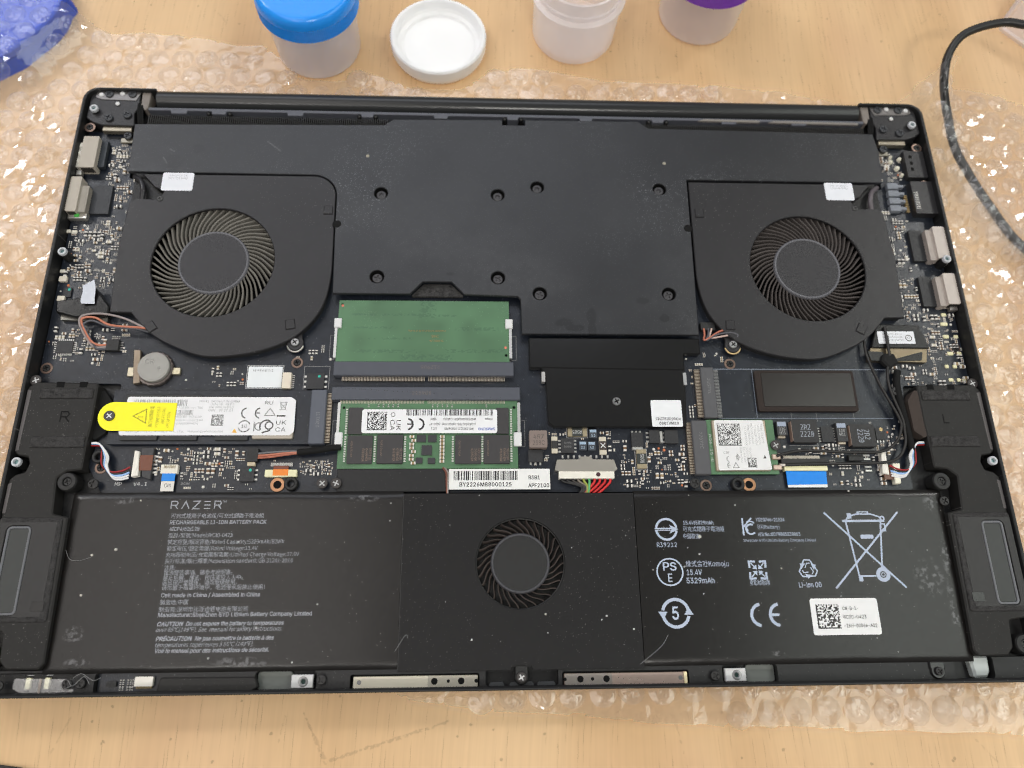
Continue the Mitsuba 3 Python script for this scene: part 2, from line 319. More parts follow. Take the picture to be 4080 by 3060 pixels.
# hinge barrel, rail, fins
mb = MB(); R0, cy, cz = 4.55, 126.3, -4.4
an = np.radians(np.arange(0, 360, 10)); xs = [-165.2, -164.6, 166.0, 166.6]; rs = [R0 - 0.6, R0, R0, R0 - 0.6]
V = np.array([[x, cy + r * math.sin(a), cz + r * math.cos(a)] for x, r in zip(xs, rs) for a in an]); n = len(an)
F = [[k * n + i, k * n + (i + 1) % n, k * n + n + (i + 1) % n, k * n + n + i] for k in range(3) for i in range(n)]
mb.raw(V, F, lin(34)); 
mb.add(L + '__hinge_barrel', 'barrel_coat', smooth=True, label='long black rounded hinge barrel along the far edge')
for x in (-165.2, 166.6):
    MB().raw([[x, cy + (R0 - .6) * math.sin(a), cz + (R0 - .6) * math.cos(a)] for a in an] + [[x, cy, cz]], [[i, (i + 1) % n, n] for i in range(n)], lin(120, 112, 104)).add(L + '__barrel_cap', 'paint')
rail = unary_union([sbox(-168.8, 120.2, 169, 121.7)] + [Polygon([(x - w, 121), (x - w + .6, 118.6), (x + w - .6, 118.6), (x + w, 121)]) for x, w in ((-154.8, 4), (-136.6, 3.6), (-101.6, 4), (-68.4, 3.2), (-34.2, 3.6), (-.4, 3), (34.3, 3.4), (68.7, 3.2), (103, 4), (137, 4))])
MB().plate(rail, -8, -2.8, lin(84, 86, 94), 0.2).add(L + '__rear_rail', 'paint')
for x0, x1, y in ((88, 118, 119.9), (122, 166, 119.6)):
    MB().plate(Polygon([(x0, y), (x1, y - .3), (x1, y + .9), (x0 + 3, y + 1.2)]), -3.6, -2.6, lin(128, 123, 118), 0.1).add(L + '__worn_foam_strip', 'matte', label='torn pale foam strip along the rear rail')
for x0, x1 in ((-168.4, -58.5), (62.0, 168.5)):
    mb = MB(); x = x0
    while x < x1: mb.box(x, 112.5, x + 0.28, 118.4, -8.5, -3.8, lin(44, 43, 41)); x += 0.95
    mb.add(L + '__heatsink_fin', 'paint', kind='stuff')
    MB().box(x0, 112.2, x1, 119.5, -9, -8.4, lin(14)).add(L + '__fin_tray', 'matte')
for x in (-137.5 - 4, -131.8, -72.2, -64.6, -4.2, 3.6, 64.5, 73):
    MB().lathe([(0, -3.0), (0.8, -3.1), (1.0, -3.8), (1.0, -8)], x, 119.4, lin(22), 12).add(L + '__rail_peg', 'paint', smooth=True)

# hinge brackets
for sx in (-1, 1):
    def M(g): return shapely.affinity.scale(g, sx, 1, origin=(0, 0))
    g = rounded([(173.2, 130), (194, 129.6), (195.2, 128), (195.6, 115), (192, 112.5), (188, 111.2), (173.5, 111), (174.5, 118), (172.9, 121)], 0.7)
    k = MB().plate(M(g), -8, -2.4, lin(62, 65, 71), 0.3).add(L + '__hinge_bracket', 'fan_coat', label='dark metal hinge bracket in the far %s corner' % ('left' if sx < 0 else 'right'))
    MB().plate(M(rounded([(172.6, 130), (192.5, 130), (193, 126.2), (190, 125), (174.5, 124.6)], 0.6)), -2.4, -2.0, [0.20, 0.19, 0.185], 0.1).add(k + '__hinge_leaf', 'metal')
    for x, y, r in ((190.5, 127.6, 1.15), (181.1, 128.3, 1.15), (182.5, 122.7, 1.0)):
        MB().lathe([(0, -1.55), (r * .7, -1.6), (r, -1.8), (r, -2.2)], sx * x, y, lin(205), 16).add(k + '__rivet', 'paint', smooth=True)
    MB().plate(M(rounded([(168.3, 129.8), (172.4, 130), (172, 122), (170, 119.5), (168.6, 121)], 0.5)), -8, -2.2, lin(120, 112, 106), 0.3).add(k + '__hinge_arm', 'paint')
    MB().plate(M(sbox(175, 108.9, 188, 111.4)), -6, -3.6, lin(158, 150, 134), 0.2).plate(M(sbox(174.4, 104.2, 180, 106.6)), -6.5, -5.6, lin(150, 145, 132), 0.2).add(k + '__contact_spring', 'metal')
    mb = MB(); ptsw = [(sx * 172.6, 124, -3), (sx * 171.6, 118, -2), (sx * 171.0, 112, -3.4), (sx * 170, 106, -5)]
    for o in (-.9, 0, .9): mb.tube([(x + o, y, z) for x, y, z in ptsw], 0.55, lin(22), 6)
    mb.add(k + '__display_cable', 'matte', smooth=True)

# ------------------------------------------------------------------ screws (one prototype of each kind)
import manifold3d as m3
def screw_mesh(cross=0.32, torx=False):
    h = m3.Manifold.cylinder(0.55, 1.0, 1.0, 28) + m3.Manifold.cylinder(0.15, 1.0, 0.86, 28).translate([0, 0, 0.55])
    if torx:
        c = m3.Manifold.cylinder(1, .3, .3, 12)
        for k in range(3): c = c + m3.Manifold.cube([1.05, .26, 1], True).rotate([0, 0, 60 * k]).translate([0, 0, .5])
        h = h - c.translate([0, 0, .25])
    else:
        for a in (18, 108): h = h - m3.Manifold.cube([1.35, cross, 1], True).rotate([0, 0, a]).translate([0, 0, .75])
    m = h.to_mesh()
    return m.vert_properties[:, :3].astype(float), m.tri_verts
SV, SF = screw_mesh(); TV, TF = screw_mesh(torx=True)
def put_screw(x, y, z, r, col=lin(38), bsdf='paint', cross=None, torx=False, rot=0, name='__screw', parent=L):
    v, f = (TV, TF) if torx else (SV, SF)
    a = math.radians(rot); R = np.array([[math.cos(a), -math.sin(a), 0], [math.sin(a), math.cos(a), 0], [0, 0, 1]])
    mb = MB().raw(v @ R.T * [r, r, 1.3] + [x, y, z], f, col)
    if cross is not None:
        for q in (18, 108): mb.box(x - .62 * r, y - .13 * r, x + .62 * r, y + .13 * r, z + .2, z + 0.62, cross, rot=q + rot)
    mb.add(parent + name, bsdf)
def post(x, y, z=0.0, r=1.85):
    k = MB().lathe([(1.0, z - 2.5), (1.0, z - .1), (1.15, z), (r - .25, z), (r, z - .3), (r, z - 1.4)], x, y, lin(188, 190, 194), 24).add(L + '__standoff', 'paint')
    MB().lathe([(r - .15, z - 1.4), (r + .2, z - 8)], x, y, lin(20), 20).add(k + '__sleeve', 'paint', smooth=True)
    MB().lathe([(0, z - 1.2), (1.0, z - 1.2)], x, y, lin(120, 150, 150), 16).add(k + '__bore', 'metal')
def copper_ring(x, y, z=-6.9, r=2.5, open_=False):
    MB().lathe([(1.55, z - .3), (1.6, z + .12), (r - .15, z + .15), (r, z)], x, y, [0.46, 0.25, 0.14] if open_ else [0.22, 0.155, 0.125], 24).add(L + '__copper_pad', 'metal')
    MB().lathe([(0, z + .03), (1.6, z + .03)], x, y, lin(8), 16).add(L + '__screw_hole', 'matte')
    if not open_: put_screw(x, y, z - .45, 1.45, lin(30))
for x, y in ((-186.9, 127.8), (-176.5, 128), (-185.2, 114.7), (-177.2, 116.5), (-176.7, 107.3), (176.5, 127.6), (186.8, 127.6), (177.5, 116.4), (185.1, 114.4), (177.4, 107.2)):
    put_screw(x, y, -2.2 if y > 110 else -5.2, 1.85, lin(52, 54, 58), rot=rng.random() * 90)
for x, y in ((-191.8, 118.8), (191.2, 118.3), (-192.7, 45.2), (194.1 - .6, 46.2), (-193.6, -46), (193.6, -46.2)): post(x, y)
for x, y in ((-195 + 1.2, 110.8), (193.2, 107.5), (193.2, 86.9), (-193.2, -5.3), (192.6, 5.4), (-91.9, -2.4), (91.5, -2.2), (-164.6, -46.9), (76, -54.8)): copper_ring(x, y, -3.8 if y > 85 else -6.9)
for x, y in ((-95.4, -54), (93.6, -54.6)): copper_ring(x, y, -6.6, 2.9, True)
for x, y in ((-89.8, -53.9), (88.6, -54.6), (-165.3, -42.9)):
    MB().lathe([(1.3, -8), (1.3, -4.9), (1.6, -4.6), (2.4, -4.6), (2.7, -5), (2.7, -8)], x, y, lin(24), 20).add(L + '__boss', 'paint')
for x, y, r, c in ((-194.2, -11.9, 2.2, 190), (194.2, -12.0, 2.2, 190), (-77.5, -53.9, 2.1, 175), (-72.1, -53.9, 2.1, 175), (105.8, -38.7, 2.1, 170), (-0.2, -126.1, 1.9, 200)):
    put_screw(x, y, -3.6 if y > -20 else -4.8, r, lin(58, 54, 53), cross=lin(c), rot=rng.random() * 60)
for x, y, z, r in ((-165.2, -53.9, -4.6, 2.0), (160.9, -15.2, -4.5, 2.0), (70.7, -54.5, -4.6, 2.0), (171.7, -62.1, -4, 1.9), (-162.1, -126, -4.2, 1.75), (-157.6, -125.8, -4.2, 1.75), (-185.8, -126.2, -4.2, 1.75), (-72.7, -125.8, -4.2, 1.75), (71.5, -126.5, -4.2, 1.75), (156.6, -126.1, -4.0, 1.5)):
    put_screw(x, y, z, r, lin(34, 33, 33), rot=rng.random() * 90)
for x, y in ((-174.4, -53.3), (171.7, -54.2), (191.4, -116.9), (-191.4, -116.9)):
    MB().lathe([(1.6, -2.6), (1.9, -2.3), (3.3, -2.3), (3.7, -2.9), (3.7, -8)], x, y, lin(27), 28).add(L + '__rubber_grommet', 'paint')
    put_screw(x, y, -3.8, 1.6, lin(36))

# ------------------------------------------------------------------ heatsink cover
holes = [(-60.1, 77.1), (-7.8, 77.0), (10.2, 81.4), (66.3, 81.3), (-60, 35.5), (-7.9, 35.5), (10.1, 28.1), (66.4, 28.4)]
arcL = [(-79.6 - 11 + 11 * math.cos(t), 75 + 11.2 * math.sin(t)) for t in np.radians(np.arange(90, -1, -10))]
cov = [(-173.2, 111.8), (-60.2, 113.7), (-56.1, 117), (-5.4, 117.8), (-5.4, 115.0), (5.2, 115.0), (5.2, 118), (59, 118.3), (63.5, 114.6), (171.8, 113.7), (173.2, 103.2), (171.6, 86.6), (79.3, 86.6), (79.0, 66.6), (78.1, 23), (77.8, 9.2), (2.0, 9.2), (1.7, 25.4), (.5, 26.7), (-22.4, 27.4), (-28, 33.3), (-40.2, 33.3), (-45.6, 27.4), (-78.4, 27.4), (-79.4, 61)] + arcL[::-1] + [(-172.4, 86.4)]
cg = Polygon(cov).buffer(0)
cg = cg.difference(unary_union([ring(x, y, 3.05) for x, y in holes]))
K = MB().plate(cg, -3.6, -2.0, lin(60), 0.25).add(L + '__heatsink_cover', 'cover_coat', label='large dark grey heatsink cover plate with eight screw wells')
for x, y in holes:
    MB().lathe([(3.0, -2.5), (3.0, -5.2), (0, -5.2)], x, y, lin(14), 24).add(K + '__screw_well', 'matte')
    put_screw(x, y, -4.4, 2.15, lin(64, 63, 66), 'paint', torx=y > 60, rot=rng.random() * 90, parent=K)
MB().plate(rounded([(-45.8, 27.6), (-40, 33.6), (-28.2, 33.6), (-22.2, 27.6)], .5), -6.5, -5.0, lin(46, 44, 43), 0.2).add(K + '__notch_tab', 'foam')
for x in (-78.6, 77.7):
    MB().lathe([(0, -1.7), (1.7, -1.8), (2.1, -2.3), (2.1, -4)], x, 61, lin(20), 16).add(K + '__stop', 'matte')
for x, y in ((-67, 96.6), (69.6, 95.2)):
    MB().lathe([(0, -1.7), (.5, -1.75), (.8, -2)], x, y, lin(150, 145, 130), 12).add(K + '__dimple', 'paint', smooth=True)

# ------------------------------------------------------------------ fans
def fan_shape(sx):
    lower = spline([(79.6, 47), (79.6, 36), (81.2, 25), (85, 16.2), (92.7, 7.6), (103.5, 2.2), (116.5, -.9), (129.8, -1.2), (142.7, 3.4), (151.7, 8.6), (159, 15.6)], 5)
    top = [(166, 85.6), (90.5, 85.8)] + [(80.2 + 10.3 - 10.3 * math.sin(t), 75.5 + 10.3 * math.cos(t)) for t in np.radians(np.arange(10, 91, 10))] if sx < 0 else [(166, 85.7), (80.2, 85.7)]
    pts = [tuple(p) for p in lower] + [(161, 18.0), (169.8, 18.1), (171, 48), (169.6, 71), (167, 73), (157, 72.5), (155.5, 77), (160, 79)] + top
    return shapely.affinity.scale(Polygon(pts).buffer(0), sx, 1, origin=(0, 0))
def blades(key, cx, cy, r0, r1, n, sweep, z0, z1, col, bend=0.0, th=0.32):
    for i in range(n):
        a0 = 2 * np.pi * i / n
        t = np.linspace(0, 1, 9); r = r0 + (r1 - r0) * t
        a = a0 + sweep * (t ** (1 + bend)) - 0.028 * np.sign(sweep) * np.sin(2 * np.pi * t)
        tx = np.column_stack([cx + r * np.cos(a), cy + r * np.sin(a)])
        d = np.gradient(tx, axis=0); d /= np.linalg.norm(d, axis=1, keepdims=True); nn = np.column_stack([-d[:, 1], d[:, 0]])
        lean = 0.5 * np.sign(sweep)
        A, B = tx + nn * th, tx - nn * th
        v = np.vstack([np.column_stack([A + nn * lean, np.full(9, z0)]), np.column_stack([A, np.full(9, z1)]), np.column_stack([B, np.full(9, z1)]), np.column_stack([B + nn * lean, np.full(9, z0)])])
        f = [[k * 9 + j, k * 9 + j + 1, (k + 1) * 9 + j + 1, (k + 1) * 9 + j] for k in range(3) for j in range(8)]
        c = np.asarray(col) * (0.8 + 0.4 * rng.random())
        MB().raw(v, f, c).add(key + '__blade', 'matte')
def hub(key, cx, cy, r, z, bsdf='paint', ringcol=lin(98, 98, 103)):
    MB().plate(Point(cx, cy).buffer(r - .9, quad_segs=16), z - 1, z, lin(43, 42, 45) if r > 13 else lin(24), .05).lathe([(r, z - 1.2), (r, z - 4.2)], cx, cy, lin(50), 64).add(key + '__hub', bsdf)
    MB().lathe([(r - 1.25, z - .1), (r - 1.1, z + .2), (r - .75, z + .42), (r - .3, z + .25), (r, z - .5), (r, z - 1.2)], cx, cy, ringcol, 64).add(key + '__hub_rim', 'paint', smooth=True)  # lighter rim colour carries the highlight around the hub
for sx, nb, bc in ((-1, 54, lin(104, 101, 95)), (1, 56, lin(72, 67, 65))):
    g = fan_shape(sx); cx, cy = sx * 130.3, 42.3
    K = MB().plate(g.difference(ring(cx, cy, 26).buffer(0)).difference(Point(cx, cy).buffer(26, quad_segs=24)), -3.7, -2.5, lin(60), 0.3).add(L + '__fan', 'fan_coat', label='black %s cooling fan with %s curved blades' % (('left', 'dusty tan') if sx < 0 else ('right', 'dark brown')))
    MB().plate(g.buffer(-.6).difference(Point(cx, cy).buffer(31)), -8.4, -3.7, lin(20), 0.1).add(K + '__housing_side', 'black_coat')
    MB().lathe([(0, -8.3), (31, -8.3)], cx, cy, lin(10), 32).add(K + '__floor', 'matte')
    blades(K, cx, cy, 14.6, 28.5, nb, sx * 0.50, -7.8, -4.0, bc, -0.25, 0.36 if sx < 0 else 0.3)
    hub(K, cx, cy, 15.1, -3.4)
    mb = MB()
    for x, y, r in ((-82.9, 68.2, 0), (-152, 11.5, 38), (-95, 13, 10)):
        if sx > 0: x, y, r = {-82.9: (83.7, 69.1, 0), -152: (149.5, 12.5, -30), -95: (92, 14, 0)}[x]
        MB().box(x - 2, y - 2.2, x + 2, y + 2.2, -2.6, -1.9, lin(46, 46, 50), b=.3, rot=r).add(K + '__clip', 'fan_coat')
    lx = (-157, -143.3) if sx < 0 else (143.9, 157.3)
    MB().plate(rr(lx[0], 77, lx[1], 86.3, .9), -2.45, -2.3, lin(220, 222, 228), .05).add(K + '__label', 'paint', label='small white sticker on the fan corner')
    MB().text('CN-B-0423', lx[0] + 2.6, 84.3, .8, -2.2, lin(150), lx[0] + 11).text('DC28000R8F', lx[0] + 2.6, 82.9, .8, -2.2, lin(150), lx[0] + 11.2).add(K + '__label_print', 'paint')
    # ear with screw
    ex, ey = sx * 92.8, 5.6
    MB().plate(ring(ex, ey, 3.4).union(rounded([(ex - 3, ey + 1), (ex + 3, ey + 1), (ex + 2, ey + 7), (ex - 4, ey + 7)], .3)), -5.6, -4.4, lin(40), .2).add(K + '__mount_ear', 'fan_coat')
    put_screw(ex, ey, -4.3, 1.7, STEEL, 'metal', cross=lin(40), rot=20, parent=K)  # dark cross: shade of the recess put in as colour
    MB().tube([(ex + 3.3 * math.cos(t), ey - .6 + 3.3 * math.sin(t), -5) for t in np.radians(np.arange(190, 351, 20))], .45, [.5, .48, .44] if sx < 0 else GOLD, 6, 2).add(K + '__spring_clip', 'metal', smooth=True)
    # recess with a wire at the outer corner
    MB().plate(shapely.affinity.scale(rounded([(155.8, 77), (160, 79.5), (166.5, 86), (170.6, 85.6), (170.4, 71), (157, 72)], .6), sx, 1, origin=(0, 0)), -7, -5.4, lin(18), .2).add(K + '__corner_recess', 'paint')
    MB().tube([(sx * 170.2, 85.4, -4.5), (sx * 166.5, 82, -3), (sx * 164.8, 77.5, -2.7), (sx * 164.9, 72.5, -3.6)], 1.15, lin(44, 43, 46) if sx < 0 else lin(92, 86, 90), 8).add(K + '__cable_sleeve', 'gloss', smooth=True)
    put_screw(sx * 156.6, 72.8, -2.9, 1.25, lin(70), rot=5, parent=K)

# ------------------------------------------------------------------ battery
B = L + '__battery'
labels[B] = dict(label='wide black battery pack with grey print and a fan showing through its middle')
def cell(x0, x1, y0, y1, seed):
    nx, ny = int((x1 - x0) / 1.0), int((y1 - y0) / 1.0)
    X, Y = np.meshgrid(np.linspace(x0, x1, nx), np.linspace(y0, y1, ny), indexing='ij')
    d = np.minimum(np.minimum(X - x0 if x0 < 0 else x1 - X, 99), np.minimum(Y - y0, y1 - Y))       # the inner side runs flat into the middle film
    P = np.stack([X * .07, Y * .07, X * 0 + seed], -1)
    e = 1 - np.clip(d / 3.2, 0, 1)
    Z = -3.9 - 1.0 * e ** 2.2 + 0.5 * (meshkit.fbm(P * 1.6, 3, seed) - .5) * np.clip(1.25 * e, 0, 1) + 0.10 * (meshkit.fbm(P * .5, 2, seed + 3) - .5)
    v = np.stack([X, Y, Z], -1).reshape(-1, 3)
    i, j = np.meshgrid(np.arange(nx - 1), np.arange(ny - 1), indexing='ij')
    f = np.stack([i * ny + j, (i + 1) * ny + j, (i + 1) * ny + j + 1, i * ny + j + 1], -1).reshape(-1, 4)
    edge = np.concatenate([np.arange(nx) * ny, (nx - 1) * ny + np.arange(1, ny), np.arange(nx - 2, -1, -1) * ny + ny - 1, np.arange(ny - 2, 0, -1)])
    lo = v[edge].copy(); lo[:, 2] = -9; m = len(edge); base = len(v)
    sk = np.stack([edge, base + np.arange(m), base + np.roll(np.arange(m), -1), np.roll(edge, -1)], -1)
    return np.vstack([v, lo]), np.vstack([f, sk])
def cell_top(key, a, **lab):
    v, f = cell(*a)
    put(key, mikit.ply((v / 1000 + [0, 0, H / 1000], f), 'battery_film', smooth=50), **lab)
cell_top(B + '__cell', (-172.0, -45.6, -122.7, -57.3, 4), label='left battery cell with many lines of grey text')
cell_top(B + '__cell', (45.6, 171.6, -122.9, -57.3, 11), label='right battery cell with certification marks and a white sticker')
mid = sbox(-45.4, -123.5, 45.4, -58.2).difference(Point(0, -85.1).buffer(17.25, quad_segs=20)).difference(rr(-4, -121.8, 3.8, -126, 1.2))
MB().plate(mid, -5, -4.0, lin(50), .06).add(B + '__middle_film', 'battery_mid')
MB().plate(sbox(-45.5, -123, -45.3, -58.5), -4.3, -3.85, lin(62), .03).add(B + '__film_seam', 'gloss')
F3 = L + '__fan'
F3 = MB().lathe([(17.3, -4.3), (17.2, -5), (16.8, -5.2), (16.8, -8.8), (0, -8.8)], 0, -85.1, lin(12), 48).add(L + '__fan', 'paint', label='small central fan with sparse blades inside the battery pack')
blades(F3, 0, -85.1, 11.2, 16.7, 31, 0.40, -8, -5.0, lin(62, 55, 52), -.2, .16)
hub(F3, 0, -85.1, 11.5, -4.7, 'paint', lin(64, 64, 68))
# print on the battery
mb = MB(); zp = -3.72
ln = [('可充式鋰离子电池组/可充式鋰離子電池組', -133.8, -98.6, -66.54, 'c'), ('RECHARGEABLE LI-ION BATTERY PACK', -134, -97.4, -68.95, 'i'), ('4ICP4/62/128', -133.8, -122.3, -71.46, 'i'), ('型号/型號/Model:RC30-0423', -133.8, -109.7, -73.91, 'c'),
      ('额定容量/額定容量/Rated Capacity:5329mAh/82Wh', -133.8, -90, -76.39, 'c'), ('额定电压/額定電壓/Rated Voltage:15.4V', -133.7, -99.9, -78.81, 'c'), ('充电限制电压/充電限制電壓/Limited Charge Voltage:17.6V', -133.8, -84.1, -81.15, 'c'), ('执行标准/執行標準/Acpuistion sandard: GB 31241-2014', -133.8, -86.3, -83.49, 'c'),
      ('注意:', -133.7, -129.5, -85.86, 'c'), ('電池警告事項。請參考說明書。', -133.7, -107.1, -87.66, 'c'), ('禁止拆解、撞击、挤压或投入火中。', -133.7, -102.9, -89.57, 'c'), ('若出现严重鼓胀，请勿继续使用。', -133.7, -105, -91.36, 'c'), ('请勿置于高温环境中，电池浸水后禁止使用！', -133.7, -94.5, -93.14, 'c'),
      ('Cell made in China / Assembled in China', -133.6, -97.2, -95.79, 'i'), ('製造地:中國', -133.6, -123.2, -98.37, 'c'), ('制造商:深圳市比亚迪锂电池有限公司', -133.7, -101.1, -100.89, 'c'), ('Manufacturer:ShenZhen BYD Lithium Battery Company Limited', -133.8, -77.6, -102.79, 'i')]
for t, a, b, y, fnt in ln: mb.text(t, a, y - .72, 1.45, zp, PRINT * .8, b, font=fnt, bold=fnt == 'i')
for bt, t, a, am, b, y in (('CAUTION', 'Do not expose the battery to temperatures', -133.7, -124.2, -87.8, -105.97), (None, 'over 65℃(149℉). See  manual for safety instructions.', -133.8, None, -88, -108.01), ('PRÉCAUTION', 'Ne pas soumettre la batterie à des', -133.4, -120.4, -90.9, -111.11), (None, 'temperatures supérieures à 65℃ (149℉).', -133.4, None, -97.9, -113.23), (None, 'Voir le manuel pour des instructions de sécurité.', -133.3, None, -92.2, -115.24)):
    if bt: mb.text(bt, a, y - .72, 1.45, zp, PRINT, am, bold=True, ital=.2)
    mb.text(t, (am + .9) if bt else a, y - .7, 1.45, zp, PRINT * .85, b, ital=.2, font='c' if '℃' in t else 'i', bold='℃' not in t)
x = -134.2                                                                       # the maker's name in its own lettering
def P(pts, w=.38): mb.stroke(pts, w, zp, PRINT * .85)
yb, yt = -63.8, -60.9; w = 2.7
P([(x, yb), (x, yt), (x + 2, yt), (x + 2.5, yt - .7), (x + 2, yt - 1.5), (x, yt - 1.5)]); P([(x + 1.4, yt - 1.5), (x + 2.5, yb)])
P([(x + 4, yb), (x + 5.4, yt), (x + 6.8, yb)]); P([(x + 8.2, yt), (x + 10.8, yt), (x + 8.2, yb), (x + 10.8, yb)])
for q in (yt - .1, (yt + yb) / 2, yb + .1): P([(x + 12.4, q), (x + 14.8, q)])
x += 16.4; P([(x, yb), (x, yt), (x + 2, yt), (x + 2.5, yt - .7), (x + 2, yt - 1.5), (x, yt - 1.5)]); P([(x + 1.4, yt - 1.5), (x + 2.5, yb)])
mb.text('TM', -115, -61.4, .8, zp, PRINT)
C2 = lin(172, 182, 200)
mb.arc(57.5, -72.7, 4.0, 8, 172, .9, zp, C2); mb.arc(57.5, -72.7, 4.0, 188, 352, .9, zp, C2)
mb.stroke([(52.9, -72.4), (60, -72.4)], .5, zp, C2); mb.stroke([(52.9, -73.1), (60, -73.1)], .4, zp, C2); mb.flat(Polygon([(58.6, -70.9), (62.2, -72.7), (58.6, -74.5), (59.6, -72.7)]), zp + .02, C2)
mb.text('R39212', 53.1, -79.6, 1.75, zp, C2, 61.4)
mb.arc(57.6, -89, 5.0, 0, 360, .6, zp, C2, 48); mb.text('PS', 54.6, -88.4, 3.0, zp, C2, 60.6, bold=True); mb.text('E', 56.4, -92.7, 3.0, zp, C2, 58.6, bold=True)
mb.arc(58.6, -104.2, 5.0, 10, 168, 1.2, zp, C2); mb.arc(58.6, -104.2, 5.0, 190, 348, 1.2, zp, C2); mb.text('5', 56.8, -106.5, 4.6, zp, C2, 60.3, bold=True)
mb.flat(Polygon([(51.9, -103.6), (55.5, -103.6), (53.7, -106.4)]), zp, C2); mb.flat(Polygon([(61.8, -104.8), (65.4, -104.8), (63.6, -102)]), zp, C2)
for t, a, b, y, h, fnt in (('15.4V/5329mAh', 64.2, 76.5, -70.9, 1.4, 'i'), ('可充式鋰離子電池組', 64, 80.6, -73.5, 1.6, 'c'), ('中國製造', 63.8, 70.4, -76.3, 1.6, 'c'), ('株式会社Komoju', 63.9, 81, -87, 1.9, 'c'), ('15.4V', 63.9, 70.1, -90.2, 2.0, 'i'), ('5329mAh', 63.6, 74.8, -93.3, 2.0, 'i'),
                           ('YU10746-21024', 93.5, 105.2, -69.9, 1.4, 'i'), ('전지(Battery)', 93.7, 102.8, -72.8, 1.5, 'c'), ('A/S No.:0079885238003', 93.7, 110.9, -75.6, 1.4, 'i'), ('Shenzhen BYD Lithium Battery Company Limited', 87.7, 116.7, -77.8, 1.1, 'i'), ('廢電池請回收', 88.4, 96.4, -94.1, 1.6, 'c'), ('Li-ion 00', 107.3, 116.6, -95.2, 1.9, 'i')):
    mb.text(t, a, y, h, zp, C2 * .85, b, font=fnt, bold=fnt == 'i' and h > 1.3)
mb.stroke([(88.1, -75.3), (88.1, -68.5)], .7, zp, C2); mb.stroke([(91.8, -68.5), (88.6, -71.7), (90.2, -73.4)], .6, zp, C2); mb.arc(91.2, -72.9, 1.9, 60, 320, .7, zp, C2); mb.arc(90.8, -72.9, 3.1, 50, 110, .5, zp, C2)
for k, (ox, oy) in enumerate(((0, 0), (3.9, 0), (0, -3.9), (3.9, -3.9))):     # four-arrow recycling mark
    cx, cy = 90.1 + ox, -86.6 + oy; sx, sy = (1 if ox else -1), (-1 if oy else 1)
    mb.stroke([(cx + 1.2 * sx, cy - 1.2 * sy), (cx + 1.3 * sx, cy + 1.3 * sy), (cx - 1.2 * sx, cy + 1.2 * sy)], .8, zp, C2); mb.stroke([(cx + .6 * sx, cy + .6 * sy), (cx - 1.4 * sx, cy - 1.4 * sy)], .5, zp, C2)
    mb.flat(Polygon([(cx - 1.7 * sx, cy - 1.7 * sy), (cx - 1.5 * sx, cy + .2 * sy), (cx + .2 * sx, cy - 1.5 * sy)]), zp, C2)
for a in (90, 210, 330):                                                         # three chasing arrows
    c, s = math.cos(math.radians(a)), math.sin(math.radians(a))
    def R(p): return (111.9 + c * p[1] + s * p[0] * 1, -88.4 + s * p[1] - c * p[0] * 1)
    mb.stroke([R((-2.7, 1.0)), R((-1.2, 3.5)), R((1.0, 3.5)), R((2.4, 1.4))], .5, zp, C2); mb.stroke([R((-1.1, .5)), R((-.2, 2.2)), R((.9, 2.2))], .4, zp, C2); mb.flat(Polygon([R((1.3, 2.2)), R((3.4, 1.6)), R((2.3, -.4))]), zp, C2)
for cx, e in ((91.6, 0), (98.8, 1)):
    mb.arc(cx, -105.2, 3.9, 98, 262, 1.15, zp, C2, sx=1.0)
    if e: mb.stroke([(cx - 3.8, -105.2), (cx - .4, -105.2)], 1.0, zp, C2)
mb.stroke([(121.4, -66.5), (149.9, -95.7)], .75, zp, C2); mb.stroke([(151.6, -66.4), (122, -95.7)], .75, zp + .02, C2)
mb.stroke([(128.4, -69.9), (145.6, -69.9)], .9, zp, C2); mb.stroke([(129.8, -70.3), (132, -92)], .7, zp, C2); mb.stroke([(143.9, -70.3), (141.4, -89)], .7, zp, C2); mb.stroke([(132.2, -91.2), (138.6, -91.2)], .7, zp, C2); mb.flat(sbox(131.6, -93.2, 133.2, -91), zp, C2)
mb.stroke([(130, -69.6), (131.2, -68), (134.6, -67.2), (140.4, -67.2), (143.4, -68.2), (144.6, -69.6)], .6, zp, C2); mb.flat(sbox(134.8, -67.4, 139.6, -66.1).difference(sbox(135.6, -67, 138.8, -66.5)), zp, C2)
mb.flat(sbox(130.7, -69, 132.4, -66.8), zp, C2); mb.arc(144.8, -69, .8, 0, 360, .6, zp, C2); mb.stroke([(143.5, -71.2), (145.4, -71.2), (145.4, -73.8), (143.8, -73.8)], .6, zp, C2); mb.flat(sbox(134.9, -76.9, 140.1, -75.3), zp, C2)
mb.arc(141.5, -90.7, 2.05, 0, 360, 1.5, zp, C2, 40); mb.arc(141.5, -90.7, .7, 0, 360, .35, zp + .02, C2, 24)
mb.add(B + '__print', 'paint', label='grey text and certification marks printed on the battery')
MB().plate(rr(110.8, -112.8, 137.2, -99.4, .9), -3.9, -3.68, lin(226, 226, 226), .05).add(B + '__sticker', 'paint', label='white sticker with a square code near the front right of the battery')
mb = MB().text('CN-B-1-', 123, -103.8, 1.3, -3.58, BLACK, 129.5, bold=True).text('RC30-0423', 123, -106.9, 1.3, -3.58, BLACK, 132.2, bold=True).text('-25H-00066-A02', 122.7, -110.1, 1.3, -3.58, BLACK, 135.9, bold=True)
matrix_code(mb, 112.8, -110.5, 121.8, -101.6, -3.58, BLACK, 3, 18); mb.add(B + '__sticker_print', 'paint')
mb = MB(); r = random.Random(5)
